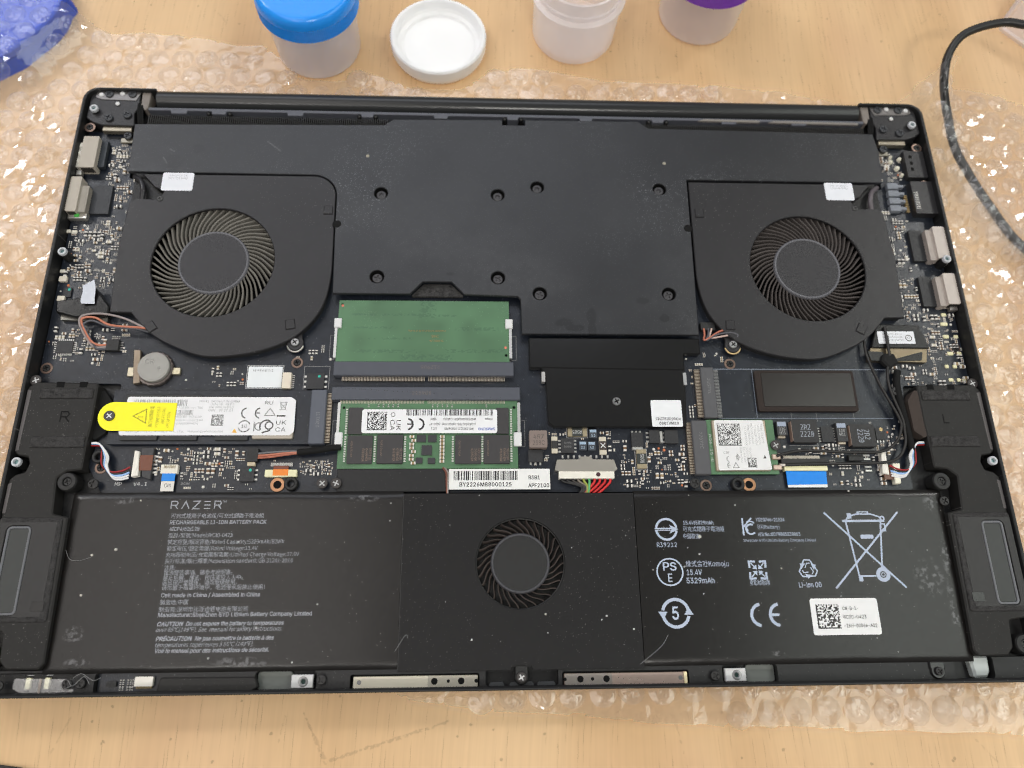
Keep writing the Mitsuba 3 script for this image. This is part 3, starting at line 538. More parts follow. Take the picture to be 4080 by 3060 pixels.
for i in range(80):
    x, y = r.uniform(-168, 168), r.uniform(-121, -59)
    if Point(x, y).distance(Point(0, -85)) < 19: continue
    s = 0.10 + 0.17 * r.random() ** 4 * 2.2; mb.lathe([(0, -3.7 + s), (s * .8, -3.75 + s * .6), (s, -3.9)], x, y, lin(r.choice((205, 190, 170))), 6)
for x, y, s in ((70.5, -75.6, .75), (-161, -81, .5), (-152.5, -79, .6), (-162.5, -95.5, .5), (9.2, -104, .45), (101.5, -88, .35), (133, -57.9, .4), (-146, -60.5, .4)): mb.lathe([(0, -3.5 + s * .6), (s * .7, -3.6 + s * .4), (s, -3.95)], x, y, lin(205, 200, 192), 7)
mb.add(B + '__dust', 'matte', kind='stuff')
for p in ([(-171, -79, -4), (-168.5, -82.5, -3.2), (-165, -83, -3.5), (-161, -81.7, -3.7)], [(-47, -117, -4), (-43, -111, -3.2), (-42, -112, -3.8)], [(44, -122, -4), (52, -116, -3.3), (55, -112, -3.7)], [(-160, -124, -3), (-157, -122.5, -2.5), (-153, -124.8, -3), (-150.5, -124, -3.5)], [(-162, -124.5, -3.4), (-159.5, -126.5, -2.6), (-156, -123.5, -2.4), (-154, -126, -3)], [(-168.4, -127.8, -3), (-166, -129, -3), (-160, -126.5, -2.6)]):
    MB().tube(p, .07, lin(150), 4, 6).add(B + '__hair', 'matte')

# ------------------------------------------------------------------ speakers
spk = [(168.8, -13.3), (193, -12.9), (196, -15), (196.0, -42), (194, -43.2), (190.6, -43.6), (189.6, -46.3), (190.6, -49.6), (194, -50.6), (196.0, -52.6), (196.0, -107), (187, -108.2), (186.2, -118), (183.6, -120.9), (172.4, -121), (170.6, -119), (171.4, -67), (177.3, -65.7), (178.4, -52), (175, -49.3), (169.4, -48.7), (169.4, -37.7), (168.8, -30)]
for sx in (-1, 1):
    def S(g): return shapely.affinity.scale(g, sx, 1, origin=(0, 0))
    side = 'left' if sx < 0 else 'right'
    K = MB().plate(S(rounded(spk, .9)), -8.8, -2.0, lin(50), .5).add(L + '__speaker', 'speaker_coat', label=f'{side} black speaker enclosure marked {"R" if sx < 0 else "L"}')
    MB().plate(S(rounded([(194.2, -16.5), (195.9, -16), (195.9, -41.5), (194.6, -41)], .3)), -2.3, -1.9, lin(86, 82, 82), .15).plate(S(rounded([(194.4, -53.5), (195.9, -54.2), (195.9, -65.5), (194.6, -65.5)], .3)), -2.3, -1.9, lin(86, 82, 82), .15).add(K + '__edge_rib', 'paint')
    for y0, y1 in ((-15.9, -19.9), (-35.6, -40)): MB().plate(S(rr(170.0, y0, 190.6, y1, .3)), -2.1, -1.3, lin(40), .25).add(K + '__foam_strip', 'foam')
    for x in (173, 182): MB().plate(S(sbox(x, -15.2, x + 3, -12.9)), -2.2, -1.85, lin(12), .05).add(K + '__slot', 'matte')
    MB().stroke([(-181, -29.6), (-181, -25.4), (-178.6, -25.4), (-177.8, -26.4), (-178.6, -27.5), (-181, -27.5)], .55, -1.9, lin(16)).stroke([(-179.4, -27.5), (-177.5, -29.6)], .55, -1.9, lin(16)).add(K + '__letter', 'matte') if sx < 0 else MB().stroke([(177.4, -26), (177.4, -29.8), (179.7, -29.8)], .5, -1.9, lin(10)).add(K + '__letter', 'matte')
    MB().plate(S(rounded([(172.9, -67.4), (195.8, -67), (195.8, -104.9), (172.1, -104.9)], 1.2)).difference(S(rr(183.2, -102.8, 192.8, -70.0, 2.5))), -2.1, -1.35, lin(50), .3).add(K + '__gasket', 'foam')
    MB().plate(S(sbox(174.4, -103, 195.6, -69)).difference(S(rr(183.2, -102.8, 192.8, -70.0, 2.5))), -1.5, -1.25, lin(44, 43, 43), .1).add(K + '__gasket_face', 'paint')
    o = S(rr(183.6, -102.4, 192.4, -70.4, 1.7)); i = o.buffer(-.85)
    MB().plate(o.difference(i), -2.4, -1.2, [.17, .175, .19], .35).add(K + '__surround', 'gloss', label=f'glossy clear ring around the {side} speaker window')
    MB().plate(i, -2.2, -1.9, lin(56, 58, 57), .1).add(K + '__driver', 'paint')
    MB().plate(S(sbox(173.8, -101.2, 178.5, -97.7)), -1.4, -1.18, lin(12), .05).add(K + '__pad', 'gloss')
    MB().plate(S(rounded([(163.9, -20), (168.9, -13.6), (169.2, -37), (164.2, -33)], 1.0)), -8, -5.2 if sx < 0 else -2.4, lin(66, 58, 54) if sx > 0 else lin(26), 1.2).add(K + '__shoulder', 'matte')
    cols = [lin(225), lin(225), lin(150, 185, 230), lin(40), lin(150, 30, 35)]
    for q, c in enumerate(cols):
        o = (q - 2) * .85
        pts = [(168.6, -37.4 - q * .25, -4.6), (164.8 - o * .3, -38.6 - o * .3, -3.9), (162.2 + o * .7, -43, -3.4), (161.6 + o * .6, -47 + o * .2, -3.4), (158.6 + o * .4, -50.4 + o * .7, -3.6), (155.2, -50.6 + o, -4), (152.2, -49.4 + o * 1.25, -4.3)]
        MB().tube([(sx * x + (1.2 if sx > 0 else 0) * 0, y, z) for x, y, z in pts], .42, c, 6).add(K + '__wire', 'paint', smooth=True)
    # connector of the speaker wires
    MB().plate(S(rounded([(151.4, -40.6), (149.6, -40.9), (148.7, -50.6), (151.4, -51.2)], .3)), -6.6, -4, lin(226, 222, 212), .25).add(K + '__plug', 'paint')
    if sx < 0:
        MB().plate(rounded([(-149.4, -39.4), (-144.4, -39.2), (-144.2, -52.2), (-147.6, -51)], .3), -6.8, -4.9, lin(58, 58, 60), .2).add(K + '__socket', 'paint')
        MB().plate(rr(-149.2, -48.5, -144.2, -42.3, .2), -4.9, -4.7, lin(105, 55, 32), .05).add(K + '__tape', 'gloss', label='amber tape over the speaker socket')
    else:
        MB().plate(rounded([(153.5, -46.4), (156.6, -46.4), (155.6, -54.8), (153.2, -54.8)], .3), -6.6, -4, lin(228, 224, 205), .25).add(K + '__socket', 'paint')
        MB().plate(rr(149.4, -53, 153.6, -46.8, .2), -5, -4.7, lin(92, 52, 30), .05).add(K + '__tape', 'gloss')
    mb = MB()
    for q in range(5): mb.box(sx * 144.2 - 1.4, -43 - q * 1.6, sx * 144.2 + 1.4, -42.2 - q * 1.6, -6.9, -6.2, SILVER, .1)
    mb.add(K + '__pin', 'metal', kind='stuff')

# ------------------------------------------------------------------ motherboard
MBD = L + '__motherboard'
brd = rounded([(-195.8, 111), (-173.8, 110.4), (-173.8, 86), (173.8, 86), (173.8, 110.4), (195.8, 108), (195.8, -12), (166, -12), (162, -50), (162, -57), (95, -57), (80, -57.4), (-70, -57.4), (-100, -57), (-163, -57), (-170, -46), (-162, -12), (-195.8, -12)], 1)
brd = brd.difference(Point(130.3, 42.3).buffer(33)).difference(Point(-130.3, 42.3).buffer(33))
MB().plate(brd, -8.2, -7.0, lin(20), .15).add(MBD, 'board_black', label='black circuit board crowded with small parts')
used = []
def keep(x0, y0, x1, y1, m=.4): used.append((min(x0, x1) - m, min(y0, y1) - m, max(x0, x1) + m, max(y0, y1) + m))
def part(name, x0, y0, x1, y1, z1, col, bsdf='paint', b=.25, r=.2, parent=MBD, z0=-7.2, **lab):
    keep(x0, y0, x1, y1)
    return MB().plate(rr(x0, y0, x1, y1, r), z0, z1, col, b).add(parent + '__' + name, bsdf, **lab)
def chip(x0, y0, x1, y1, z1=-5.7, legs='', col=lin(40, 40, 42), pitch=1.25, txt=None, dot=None, name='chip', parent=MBD, legcol=SILVER):
    part(name, x0, y0, x1, y1, z1, col, parent=parent)
    mb = MB(); any_ = False
    for s in legs:
        n = max(1, int((abs(y1 - y0) if s in 'lr' else abs(x1 - x0)) / pitch))
        for q in range(n):
            t = (q + .5) / n; any_ = True
            if s in 'lr':
                yy = y0 + (y1 - y0) * t; xx = min(x0, x1) - .55 if s == 'l' else max(x0, x1) + .55
                mb.box(xx - .6, yy - pitch * .28, xx + .6, yy + pitch * .28, -7.1, -6.5, legcol, .1)
            else:
                xx = x0 + (x1 - x0) * t; yy = min(y0, y1) - .5 if s == 'b' else max(y0, y1) + .5
                mb.box(xx - pitch * .28, yy - .55, xx + pitch * .28, yy + .55, -7.1, -6.5, legcol, .1)
    if any_: mb.add(parent + '__chip_legs', 'metal', kind='stuff')
    if txt or dot is not None:
        mb = MB(); w, h = abs(x1 - x0), abs(y1 - y0)
        if dot is not None: mb.flat(ring(x0 + w * .72, max(y0, y1) - h * .2, .6), z1 + .09, dot)
        for q, t in enumerate(txt or ()): mb.text(t, min(x0, x1) + w * .2, max(y0, y1) - h * (.38 + .26 * q), h * .13, z1 + .09, lin(120), min(x0, x1) + w * .8)
        mb.add(parent + '__chip_print', 'paint')
TEAL = lin(30, 170, 150)
# left rim
for x0, y0, x1, y1, nm in ((-194.2, 88, -187.4, 104.4, 0), (-196.1, 65.6, -191.4, 83.1, 1)):
    K = MB().plate(rr(x0, y0, x1, y1, .5), -7, -1.6, lin(172, 164, 152), .9).add(L + '__port', 'paint', label='silver metal port shell on the left edge, %s' % ('far one with white tabs' if nm == 0 else 'nearer one'))
    MB().box(x0 + .8, y0 - .2, x1 - .8, y0 + .5, -5.6, -2.3, lin(52, 49, 46), .2).add(K + '__opening', 'matte')
    if nm == 0:
        MB().plate(rr(-196.1, 89, -194.4, 102, .3), -6, -3.2, lin(200, 196, 186), .3).add(K + '__insulator', 'paint')
        for y in (91.5, 95.5, 99.5): MB().box(-196.0, y, -194.6, y + 1.6, -3.3, -2.6, lin(222, 218, 208), .2).add(K + '__tab', 'paint')
        MB().plate(rr(-187.4, 90, -184.6, 104, .2), -6.4, -4.2, lin(36, 42, 48), .2).add(K + '__socket', 'paint')
        MB().box(-196, 85.6, -193.6, 88, -6, -4, [.6, .58, .54], .2).add(K + '__foot', 'metal')
    else:
        MB().plate(rr(-191.6, 65.8, -188, 79, .4), -7, -2.6, lin(142, 136, 126), .7).add(K + '__step', 'paint')
        MB().plate(rr(-196, 63.6, -188, 66.2, .3), -6.8, -4.4, [.6, .58, .54], .2).add(K + '__foot', 'metal')
        MB().plate(rr(-193, 64.2, -191, 65.8, .3), -4.6, -4.0, lin(70, 170, 70), .1).add(K + '__green_tab', 'paint', label='tiny green tab beside the silver port')
keep(-198, 63, -184.5, 105)
part('insulating_pad', -188, 66.8, -179.6, 81.3, -5.6, lin(44, 46, 50))
for y0, y1, q in ((47.2, 63.4, 0), (24.6, 39.6, 1)):
    K = MB().plate(rr(190.6, y0, 196.1, y1, .6), -7, -1.6, lin(188, 178, 170), .9).add(L + '__port', 'paint', label='silver metal port shell on the right edge, %s' % ('far one' if q == 0 else 'nearer one'))
    MB().plate(rr(187.6, y0 - .5, 190.6, y1 - 1.2, .5), -7, -2.8, lin(160, 150, 143), .7).add(K + '__step', 'paint')
    MB().box(191.4, y0 - .2, 195.4, y0 + .5, -5.6, -2.3, lin(38, 36, 35), .2).add(K + '__opening', 'matte')
    MB().plate(rr(192.6, y0 - 1.9, 196, y0 + .2, .4), -6.6, -4.2, [.45, .42, .40], .2).add(K + '__foot', 'metal')
    keep(187, y0 - 2, 198, y1)
    part('insulating_pad', 181.6, y0 + .4, 187.6, y1, -5.4, lin(38, 38, 40))
K = part('card_reader', 186.1, 91, 195.6, 105.6, -3.6, lin(60, 62, 66), 'fan_coat')
for y in (102.3, 98.8, 95.4): MB().plate(rr(188.1, y - .9, 189.6, y + .9, .5), -3.7, -3.5, lin(8), .03).add(MBD + '__reader_hole', 'matte')
part('power_socket', 186, 71.2, 196.2, 88.5, -3.2, lin(52, 54, 58), 'fan_coat'); keep(176, 72, 186, 90)
for q in range(4): MB().plate(rr(175.6 - q * .2, 85.2 - q * 4.0, 180.8 - q * .2, 88.4 - q * 4.0, .3).union(sbox(180, 86 - q * 4.0, 183.4 - q * .2, 87.4 - q * 4.0)), -6.8, -4.6, lin(120, 124, 132), .2).add(MBD + '__contact_bar', 'paint')
mb = MB()
for q in range(10):
    y = 82.4 - q * .95; mb.box(186.6, y - .22, 188.6, y + .22, -5, -3, SILVER, .1); mb.box(183.4, y - .3, 185, y + .3, -6.8, -6, GOLD, .1)
mb.add(MBD + '__socket_contacts', 'metal', kind='stuff')
for x, y, w in ((179, 101, 1.1), (181.6, 97.4, 1.2), (183.2, 93.6, .9), (183.6, 102.6, 1.0), (179.4, 103.6, .8)): MB().lathe([(0, -5), (w * .7, -5.2), (w, -6), (w, -7)], x + 1.4, y, lin(222, 218, 200), 12).add(MBD + '__solder_dome', 'paint', smooth=True)
# left middle
part('controller_chip', -190.6, 1.2, -184.0, 6.5, -6.1, lin(38)); chip(-190.6, 1.2, -184, 6.5, -6.05, 'lrtb', pitch=.8)
chip(-192.4, 26.6, -189, 31, -6.2, '', dot=TEAL); part('socket', -170, 2, -165, 6.8, -4.9, lin(28)); chip(-169.8, 2.2, -165.2, 6.6, -4.85, 'r', pitch=.9, col=lin(28))
MB().plate(rounded([(-192.6, 23.4), (-183, 25), (-177.5, 29.6), (-170.4, 21), (-170.6, 16.6), (-183.6, 15.8), (-191.8, 18)], .8), -6.6, -2.9, lin(22), .6).add(L + '__tape', 'gloss', label='crumpled black tape holding wires on the left of the board')
v = []; W = [(-182.6, 29.9, -2.2), (-177.8, 32.4, -2.0), (-175.6, 21.6, -1.6), (-181.0, 21.5, -1.6)]
P4 = np.array([[(1 - s) * ((1 - t) * np.array(W[0]) + t * np.array(W[1])) + s * ((1 - t) * np.array(W[3]) + t * np.array(W[2])) + [0.5 * math.sin(s * 5), 0, .7 * math.sin(s * 3.1 + t)] for t in np.linspace(0, 1, 5)] for s in np.linspace(0, 1, 12)])
i, j = np.meshgrid(np.arange(11), np.arange(4), indexing='ij')
MB().raw(P4.reshape(-1, 3), np.stack([i * 5 + j, (i + 1) * 5 + j, (i + 1) * 5 + j + 1, i * 5 + j + 1], -1).reshape(-1, 4), lin(200, 204, 214)).add(L + '__tape', 'paint', smooth=True, label='short white tape stuck on the black tape')
MB().plate(rounded([(-190.6, 17.6), (-171.4, 17.6), (-171.2, 14.8), (-190.4, 15.6)], .2), -7, -5, lin(120, 118, 112), .2).add(L + '__display_connector', 'metal'); keep(-193, 14.5, -170, 30)
for pts, c in (([(-152, 10.5, -4.2), (-155.6, 11.8, -3), (-163.7, 15.4, -2.4), (-172.7, 17.2, -2.2), (-180, 16.2, -2), (-181.2, 12.8, -3), (-177.2, 6, -4), (-174.4, 3.4, -5), (-170, 3.7, -5.6)], lin(150, 140, 138)), ([(-152, 10, -4.2), (-154.8, 11.2, -3), (-168.4, 12.4, -3), (-175.2, 15.6, -2.6), (-180.0, 15.2, -2.4), (-180.2, 12.9, -3), (-176.3, 6.2, -4), (-173.4, 4.4, -5), (-170, 4.7, -5.6)], lin(190, 120, 95)), ([(-152, 9.6, -4.4), (-158, 10.9, -3.4), (-168.6, 11.8, -3.4), (-176, 14.4, -3.2), (-179, 13.6, -3.2), (-179.4, 12, -3.2), (-175.7, 5.6, -4.4), (-173.4, 2.7, -5), (-170, 2.9, -5.6)], lin(82, 82, 88))):
    MB().tube(pts, .5, c, 6).add(L + '__fan_wire', 'paint', smooth=True)
# coin cell
K = MB().lathe([(0, -3.4), (5.6, -3.4), (5.7, -3.5), (6.2, -3.5), (6.35, -3.8), (6.35, -6.6)], -149, -5.7, lin(152, 150, 145), 40).add(L + '__coin_cell', 'paint', label='round silver coin cell left of the solid state drive')
crimp = unary_union([Point(-149.2, -5.9).buffer(7.4 + .0), *[ring(-149.2 + 7.2 * math.cos(t), -5.9 + 7.2 * math.sin(t), .5) for t in np.arange(0, 6.28, .3)]])
MB().plate(crimp.difference(Point(-149, -5.7).buffer(6.3)), -6.8, -5.0, [.17, .145, .135], .3).add(K + '__crimped_edge', 'metal')
MB().plate(rounded([(-158.4, 2.2), (-155.7, 2.2), (-153.8, -12.2), (-156.6, -12.8)], .3), -6.6, -4.6, [.26, .21, .16], .2).add(K + '__solder_tab', 'metal')
MB().plate(rr(-143, -8.2, -138.8, -5.2, .3), -6.8, -5.6, [.55, .50, .36], .2).add(K + '__solder_tab', 'metal'); MB().plate(rr(-160.2, -9, -157, -5, .3), -6.9, -6, [.55, .5, .38], .2).add(K + '__solder_tab', 'metal')
MB().text('CR', -152.6, -4.4, 2.0, -3.3, lin(122, 120, 116)).text('+', -147.6, -7.4, 2.6, -3.3, lin(122, 120, 116)).add(K + '__stamp', 'paint')
keep(-160, -14, -138, 3)
# label, chips, connectors around the drive
K = part('label', -111.6, -13.4, -97.6, -4.2, -6.85, lin(222, 226, 228), r=.3, b=.05, label='white sticker on the board above the drive'); 
MB().stroke([(-112, -13.8), (-112, -3.8), (-97.2, -3.8), (-97.2, -13.8)], .2, -6.9, lin(190), True).text('NAMB31', -109.8, -6.4, .9, -6.75, lin(140), -101).add(MBD + '__label_print', 'paint')
part('plug_socket', -96.9, -14.2, -93.4, -7.4, -5, lin(215, 205, 188)); chip(-95, -13.8, -93.4, -7.8, -5.2, 'r', pitch=.8, col=lin(170, 160, 140))
chip(-87.2, -14.3, -80, -7.5, -5.7, 'lr', pitch=1.8, dot=TEAL)
MB().stroke([(-88.6, -14.2), (-88.6, -4), (-78.2, -4), (-78.2, -14.2)], .22, -6.9, lin(130)).add(MBD + '__outline_print', 'paint')
# drive
SD = L + '__solid_state_drive'
MB().plate(rr(-163.2, -38, -84, -15.4, .6), -5.6, -4.7, lin(34, 32, 32), .1).add(SD, 'board_black', label='long black drive card with a white label in the left middle')
keep(-166.5, -38.2, -76, -15)
for x0, x1 in ((-158, -143.5), (-142.5, -128), (-121, -108)): MB().plate(rr(x0, -36.6, x1, -17.6, .3), -4.7, -3.75, lin(42), .15).add(SD + '__chip', 'paint')
MB().plate(rr(-106.6, -36.2, -90.2, -19.2, .8), -4.7, -3.75, lin(165, 158, 146), .3).add(SD + '__chip', 'metal')
lg = rounded([(-158.6, -33), (-157, -18.6), (-92, -18.6), (-90.2, -20), (-90.0, -33), (-91.6, -34.6), (-158.2, -34.6)], .8)
MB().plate(lg, -3.75, -3.55, lin(226, 226, 228), .05).add(SD + '__label', 'paint', label='white drive label with barcodes and certification marks')
mb = MB(); zp = -3.45; G = lin(120); G2 = lin(80)
barcode(mb, -154.4, -22.5, -133, -19.8, zp, lin(140), 3, 70); barcode(mb, -138.6, -26.4, -130.4, -24.2, zp, lin(140), 4, 30)
for t, a, b, y, h in (('PM9A1  PRODUCT OF CHINA', -128.8, -112.4, -20.9, .8), ('1024GB   REV 1', -124.3, -114.5, -22.1, .8), ('PN: GXA7401C', -124.6, -114.8, -23.4, .8), ('DBV   2022.01', -124.6, -114.6, -24.7, .8), ('N-02C MZ-VL21T00', -138, -126.8, -23.6, .8), ('MODEL: MZ-VL21T00', -138.8, -127, -27.4, .8), ('RATED: DC+3.3V 2.8A', -138.6, -126.2, -28.8, .8), ('S6CANG0R9876', -138.4, -127.8, -30.2, .8), ('SAMSUNG ELECTRONICS CO., LTD.', -156, -133, -33.4, .6), ('WWW.SAMSUNG.COM/SEMICONDUCTOR', -131.8, -118, -33.4, .6)): mb.text(t, a, y, h, zp, G, b)
for cx, e in ((-109.8, 0), (-104.4, 1)):
    mb.arc(cx + .6, -25.4, 2.1, 100, 260, .5, zp, G2)
    if e: mb.stroke([(cx - 1.4, -25.4), (cx + .4, -25.4)], .5, zp, G2)
mb.stroke([(-102.2, -26.4), (-100.1, -23.4), (-98, -26.4)], .3, zp, G, True); mb.flat(sbox(-97.2, -26.9, -93.8, -26.3), zp, BLACK)
mb.arc(-109.8, -30.9, 2.3, 20, 160, .4, zp, G2); mb.arc(-109.8, -30.9, 2.3, 200, 340, .4, zp, G2); mb.text('10', -111.2, -31.6, 1.5, zp, G2, -108.5)
mb.stroke([(-105.9, -33), (-105.9, -29)], .4, zp, G); mb.arc(-104, -31, 1.5, 50, 310, .4, zp, G)
mb.arc(-100, -30.6, 1.5, 0, 360, .55, zp, G2); mb.arc(-101, -31, 2.6, 60, 210, .6, zp, G2); mb.stroke([(-102.6, -33.6), (-99.4, -32.6)], .6, zp, G2)
mb.text('UK', -97.6, -30.2, 1.7, zp, G2, -93.2).text('CA', -97.6, -33.1, 1.7, zp, G2, -93.2); mb.text('RU', -102.6, -21.8, 1.5, zp, G2, -99)
mb.stroke([(-96.6, -20.6), (-93.6, -24.2)], .2, zp, G); mb.stroke([(-93.4, -20.6), (-96.4, -24.2)], .2, zp, G); mb.stroke([(-96.2, -20.8), (-95.8, -23.8), (-94.2, -23.8), (-93.8, -20.8)], .2, zp, G, True)
mb.flat(Polygon([(-114.4, -33.6), (-112.4, -33.6), (-113.4, -31.9)]), zp, lin(225, 175, 70)); matrix_code(mb, -123, -30.7, -118.2, -26, zp, lin(110), 8, 14)
mb.add(SD + '__label_print', 'paint')
yt = Polygon([(-161.4, -20.9), (-137.2, -21.3), (-137.3, -32.9), (-161.4, -32.9)]).union(Point(-161.4, -26.9).buffer(6.0, quad_segs=14))
K = MB().plate(yt, -3.4, -3.15, lin(246, 236, 0), .05).add(SD + '__tape', 'gloss', label='bright yellow warning tape over the end of the drive')
mb = MB(); YI = lin(120, 112, 20); mb.stroke([(-153.6, -26.8), (-148.7, -24), (-148.4, -29.8)], .35, -3.05, YI, True); mb.text('!', -149.6, -27.6, 2.2, -3.05, YI, rot=90)
mb.text('進行前請斷電', -145.9, -31.6, 1.3, -3.05, YI, -136.9, rot=90, font='c'); mb.text('POWER OFF', -143.3, -31.6, 1.25, -3.05, YI, -134.4, rot=90); mb.text('BEFORE', -141.2, -30, 1.25, -3.05, YI, -134.4, rot=90); mb.text('OPERATION', -139.1, -31.6, 1.25, -3.05, YI, -132.6, rot=90)
mb.add(SD + '__tape_print', 'paint')
put_screw(-162.8, -26.8, -3.3, 2.1, lin(70, 66, 64), cross=lin(215), rot=30, parent=SD)
K = MB().plate(rr(-84.2, -38.2, -78, -15.4, .4), -7, -3.3, lin(84, 88, 98), .3).add(L + '__drive_socket', 'paint', label='grey slot connector at the inner end of the drive')
mb = MB()
for q in range(34): y = -16.6 - q * .62; mb.box(-78, y - .17, -76, y + .17, -6.4, -5.2, [.6, .52, .42], .08)
mb.add(K + '__pin', 'metal', kind='stuff'); MB().text('2201TI', -80.2, -31.5, 1.3, -3.2, lin(130), rot=90).add(K + '__marking', 'paint')
# ------------------------------------------------------------------ memory
for q, (y0, y1) in enumerate(((-3.4, 25.6), (-48, -19))):
    RM = L + '__memory_module'; x0, x1 = ((-75.8, -3.2), (-72.4, -.2))[q]
    g = sbox(x0, y0, x1, y1).difference(ring(x0 + 1.4, y1 - 3.6 if q else y1 - 2, .55)).difference(ring(x1 - 1.4, y1 - 3.4 if q else y0 + 4, .6)).difference(sbox(x1 - 1.2, (13.5 if q == 0 else -36.5), x1 + 1, (17 if q == 0 else -32.5)))
    RM = MB().plate(g, -5.9, -5.0, lin(60, 120, 70), .08).add(RM, 'board_green', label='green memory module %s' % ('with its bare back showing, far one' if q == 0 else 'with black chips and a white label, nearer one'))
    keep(x0 - 1, y0 - 6, x1 + 2, y1 + 6)
    ys = (-9.0, -2.8) if q == 0 else (-19.6, -13.9)
    SK = MB().plate(rr(-76.2, ys[0], -1.5 if q == 0 else 1.0, ys[1], .4), -7, -3.9, lin(74, 77, 86), .3).add(L + '__memory_socket', 'paint', label='long grey memory socket, %s one' % ('far' if q == 0 else 'near'))
    mb = MB(); yp = (-10.8, -9.0) if q == 0 else (-20.9, -19.6)
    for k in range(112):
        if k in (57, 58): continue
        x = -72.6 + k * .605; mb.box(x - .16, yp[0], x + .16, yp[1], -6.6, -5.6 if q == 0 else -4.8, [.60, .53, .44], .06)
    mb.add(SK + '__pin', 'metal', kind='stuff'); MB().text('212906' if q == 0 else '215905', *((-32.2, -4.6) if q == 0 else (-43.6, -17.4)), 1.5, -3.8, lin(108, 98, 92), rot=180 if q == 0 else 0).add(SK + '__marking', 'paint')
    for sx, xx in ((-1, x0), (1, x1)):
        ya = (-1, 16.6) if q == 0 else (-38.5, -20.5)
        k = MB().plate(rr(xx - .1 if sx > 0 else xx - 1.0, ya[0], xx + 1.1 if sx > 0 else xx + .1, ya[1], .2), -6.6, -4.4, [.62, .62, .60], .2).add(SK + '__latch', 'metal')
        yb = (12.5, 16.8) if q == 0 else (-39, -33.2)
        MB().plate(rr(xx - 1.7 if sx > 0 else xx - 1.4, yb[0], xx + 1.5 if sx > 0 else xx + 1.7, yb[1], .4), -5.0, -3.8, lin(214), .3).add(SK + '__latch_head', 'paint')
        MB().stroke([(xx + sx * 1, ya[0]), (xx + sx * 3, ya[0]), (xx + sx * 3, ya[0] + 11), (xx + sx * 1, ya[0] + 11)], .2, -6.9, lin(120)).add(MBD + '__outline_print', 'paint')
RM = L + '__memory_module_001'
def ram_chip(x0, y0, x1, y1, t=True):
    MB().plate(rr(x0, y0, x1, y1, .2), -5, -4.1, lin(54, 52, 53), .15).add(RM + '__chip', 'paint')
    if t:
        mb = MB(); c = lin(132, 112, 96); mb.text('SEC 210', x1 - 1.2, y0 + 6.2, .95, -4.0, c, x1 + 3.6, rot=-90).text('K4RAH08', x1 - 2.6, y0 + 6.2, .95, -4.0, c, x1 + 2.6, rot=-90).text('6VB BCQK', x1 - 4.0, y0 + 6.2, .95, -4.0, c, x1 + 1.4, rot=-90)
        mb.text('GBE47D1M', x0 + 1.4, y1 - 2.2, .75, -4.0, c * .8, x0 + 8, rot=-90)
        mb.add(RM + '__chip_print', 'paint')
for a in ((-68.6, -46.1, -58.6, -34.6), (-56.8, -46.1, -46.4, -34.2), (-25.6, -46.2, -15.2, -34.4), (-14.1, -46.2, -3.6, -34.3)): ram_chip(*a)
ram_chip(-68.8, -34, -63, -22.9, False); ram_chip(-9, -33.9, -3.8, -22.9, False)
for a in ((-41, -37.2, -37.4, -34.3), (-36.5, -37.2, -33.1, -34.3), (-39, -42.6, -34.9, -38.6), (-41.2, -46, -38.5, -43.7), (-36.4, -46.1, -33.5, -43.8)): MB().plate(rr(*a, .15), -5, -4.2, lin(50, 50, 53), .12).add(RM + '__chip', 'paint')
def smd(x, y, w, h, z, vert, kind=0):
    """One passive part: a body between two bright end caps."""
    mb = MB(); c = [lin(112, 86, 62), lin(30, 30, 32), lin(150, 128, 96), lin(196, 188, 170)][kind]; e = lin(214, 210, 204)
    if vert:
        mb.box(x - h / 2, y - w / 2 + w * .27, x + h / 2, y + w / 2 - w * .27, z, z + h * .75, c, .05)
        mb.box(x - h / 2 - .03, y - w / 2, x + h / 2 + .03, y - w / 2 + w * .28, z, z + h * .8, e, .06).box(x - h / 2 - .03, y + w / 2 - w * .28, x + h / 2 + .03, y + w / 2, z, z + h * .8, e, .06)
    else:
        mb.box(x - w / 2 + w * .27, y - h / 2, x + w / 2 - w * .27, y + h / 2, z, z + h * .75, c, .05)
        mb.box(x - w / 2, y - h / 2 - .03, x - w / 2 + w * .28, y + h / 2 + .03, z, z + h * .8, e, .06).box(x + w / 2 - w * .28, y - h / 2 - .03, x + w / 2, y + h / 2 + .03, z, z + h * .8, e, .06)
    return mb
def add_many(key, mbs, bsdf='paint'):
    M = MB()
    for m in mbs: M.raw(np.vstack(m.v), np.vstack(m.f), np.vstack(m.c))
    return M.add(key, bsdf, kind='stuff')
for x, ys in ((-43, np.arange(-35, -46.2, -1.55)), (-30.8, np.arange(-35, -46.2, -1.45))):
    for k, y in enumerate(ys): smd(x + (.8 if k % 3 == 1 and x < -40 else 0), y, 1.9, 1.05, -5, False, 2).add(RM + '__capacitor', 'paint')
mb = []
for x in (-69.6, -57.7, -45.7, -26.5, -14.6, -2.9):
    for y in np.arange(-35, -46, -1.0): mb.append(MB().box(x - .42, y - .26, x + .42, y + .26, -5, -4.55, lin(206, 204, 200), .08))
for x in np.arange(-63, -8, 2.0):
    if rng.random() < .4: mb.append(smd(x, -21.9, 1.0, .5, -5, True, 1))
for x in (-69.6, -2.9):
    for y in np.arange(-23.5, -34, -1.0): mb.append(MB().box(x - .42, y - .26, x + .42, y + .26, -5, -4.55, lin(206, 204, 200), .08))
add_many(RM + '__solder_joint', mb, 'paint')
MB().plate(rr(-63.3, -33.7, -8.6, -23.7, .9), -4.0, -3.6, lin(228, 228, 230), .06).add(RM + '__label', 'paint', label='white memory label printed upside down with a barcode')
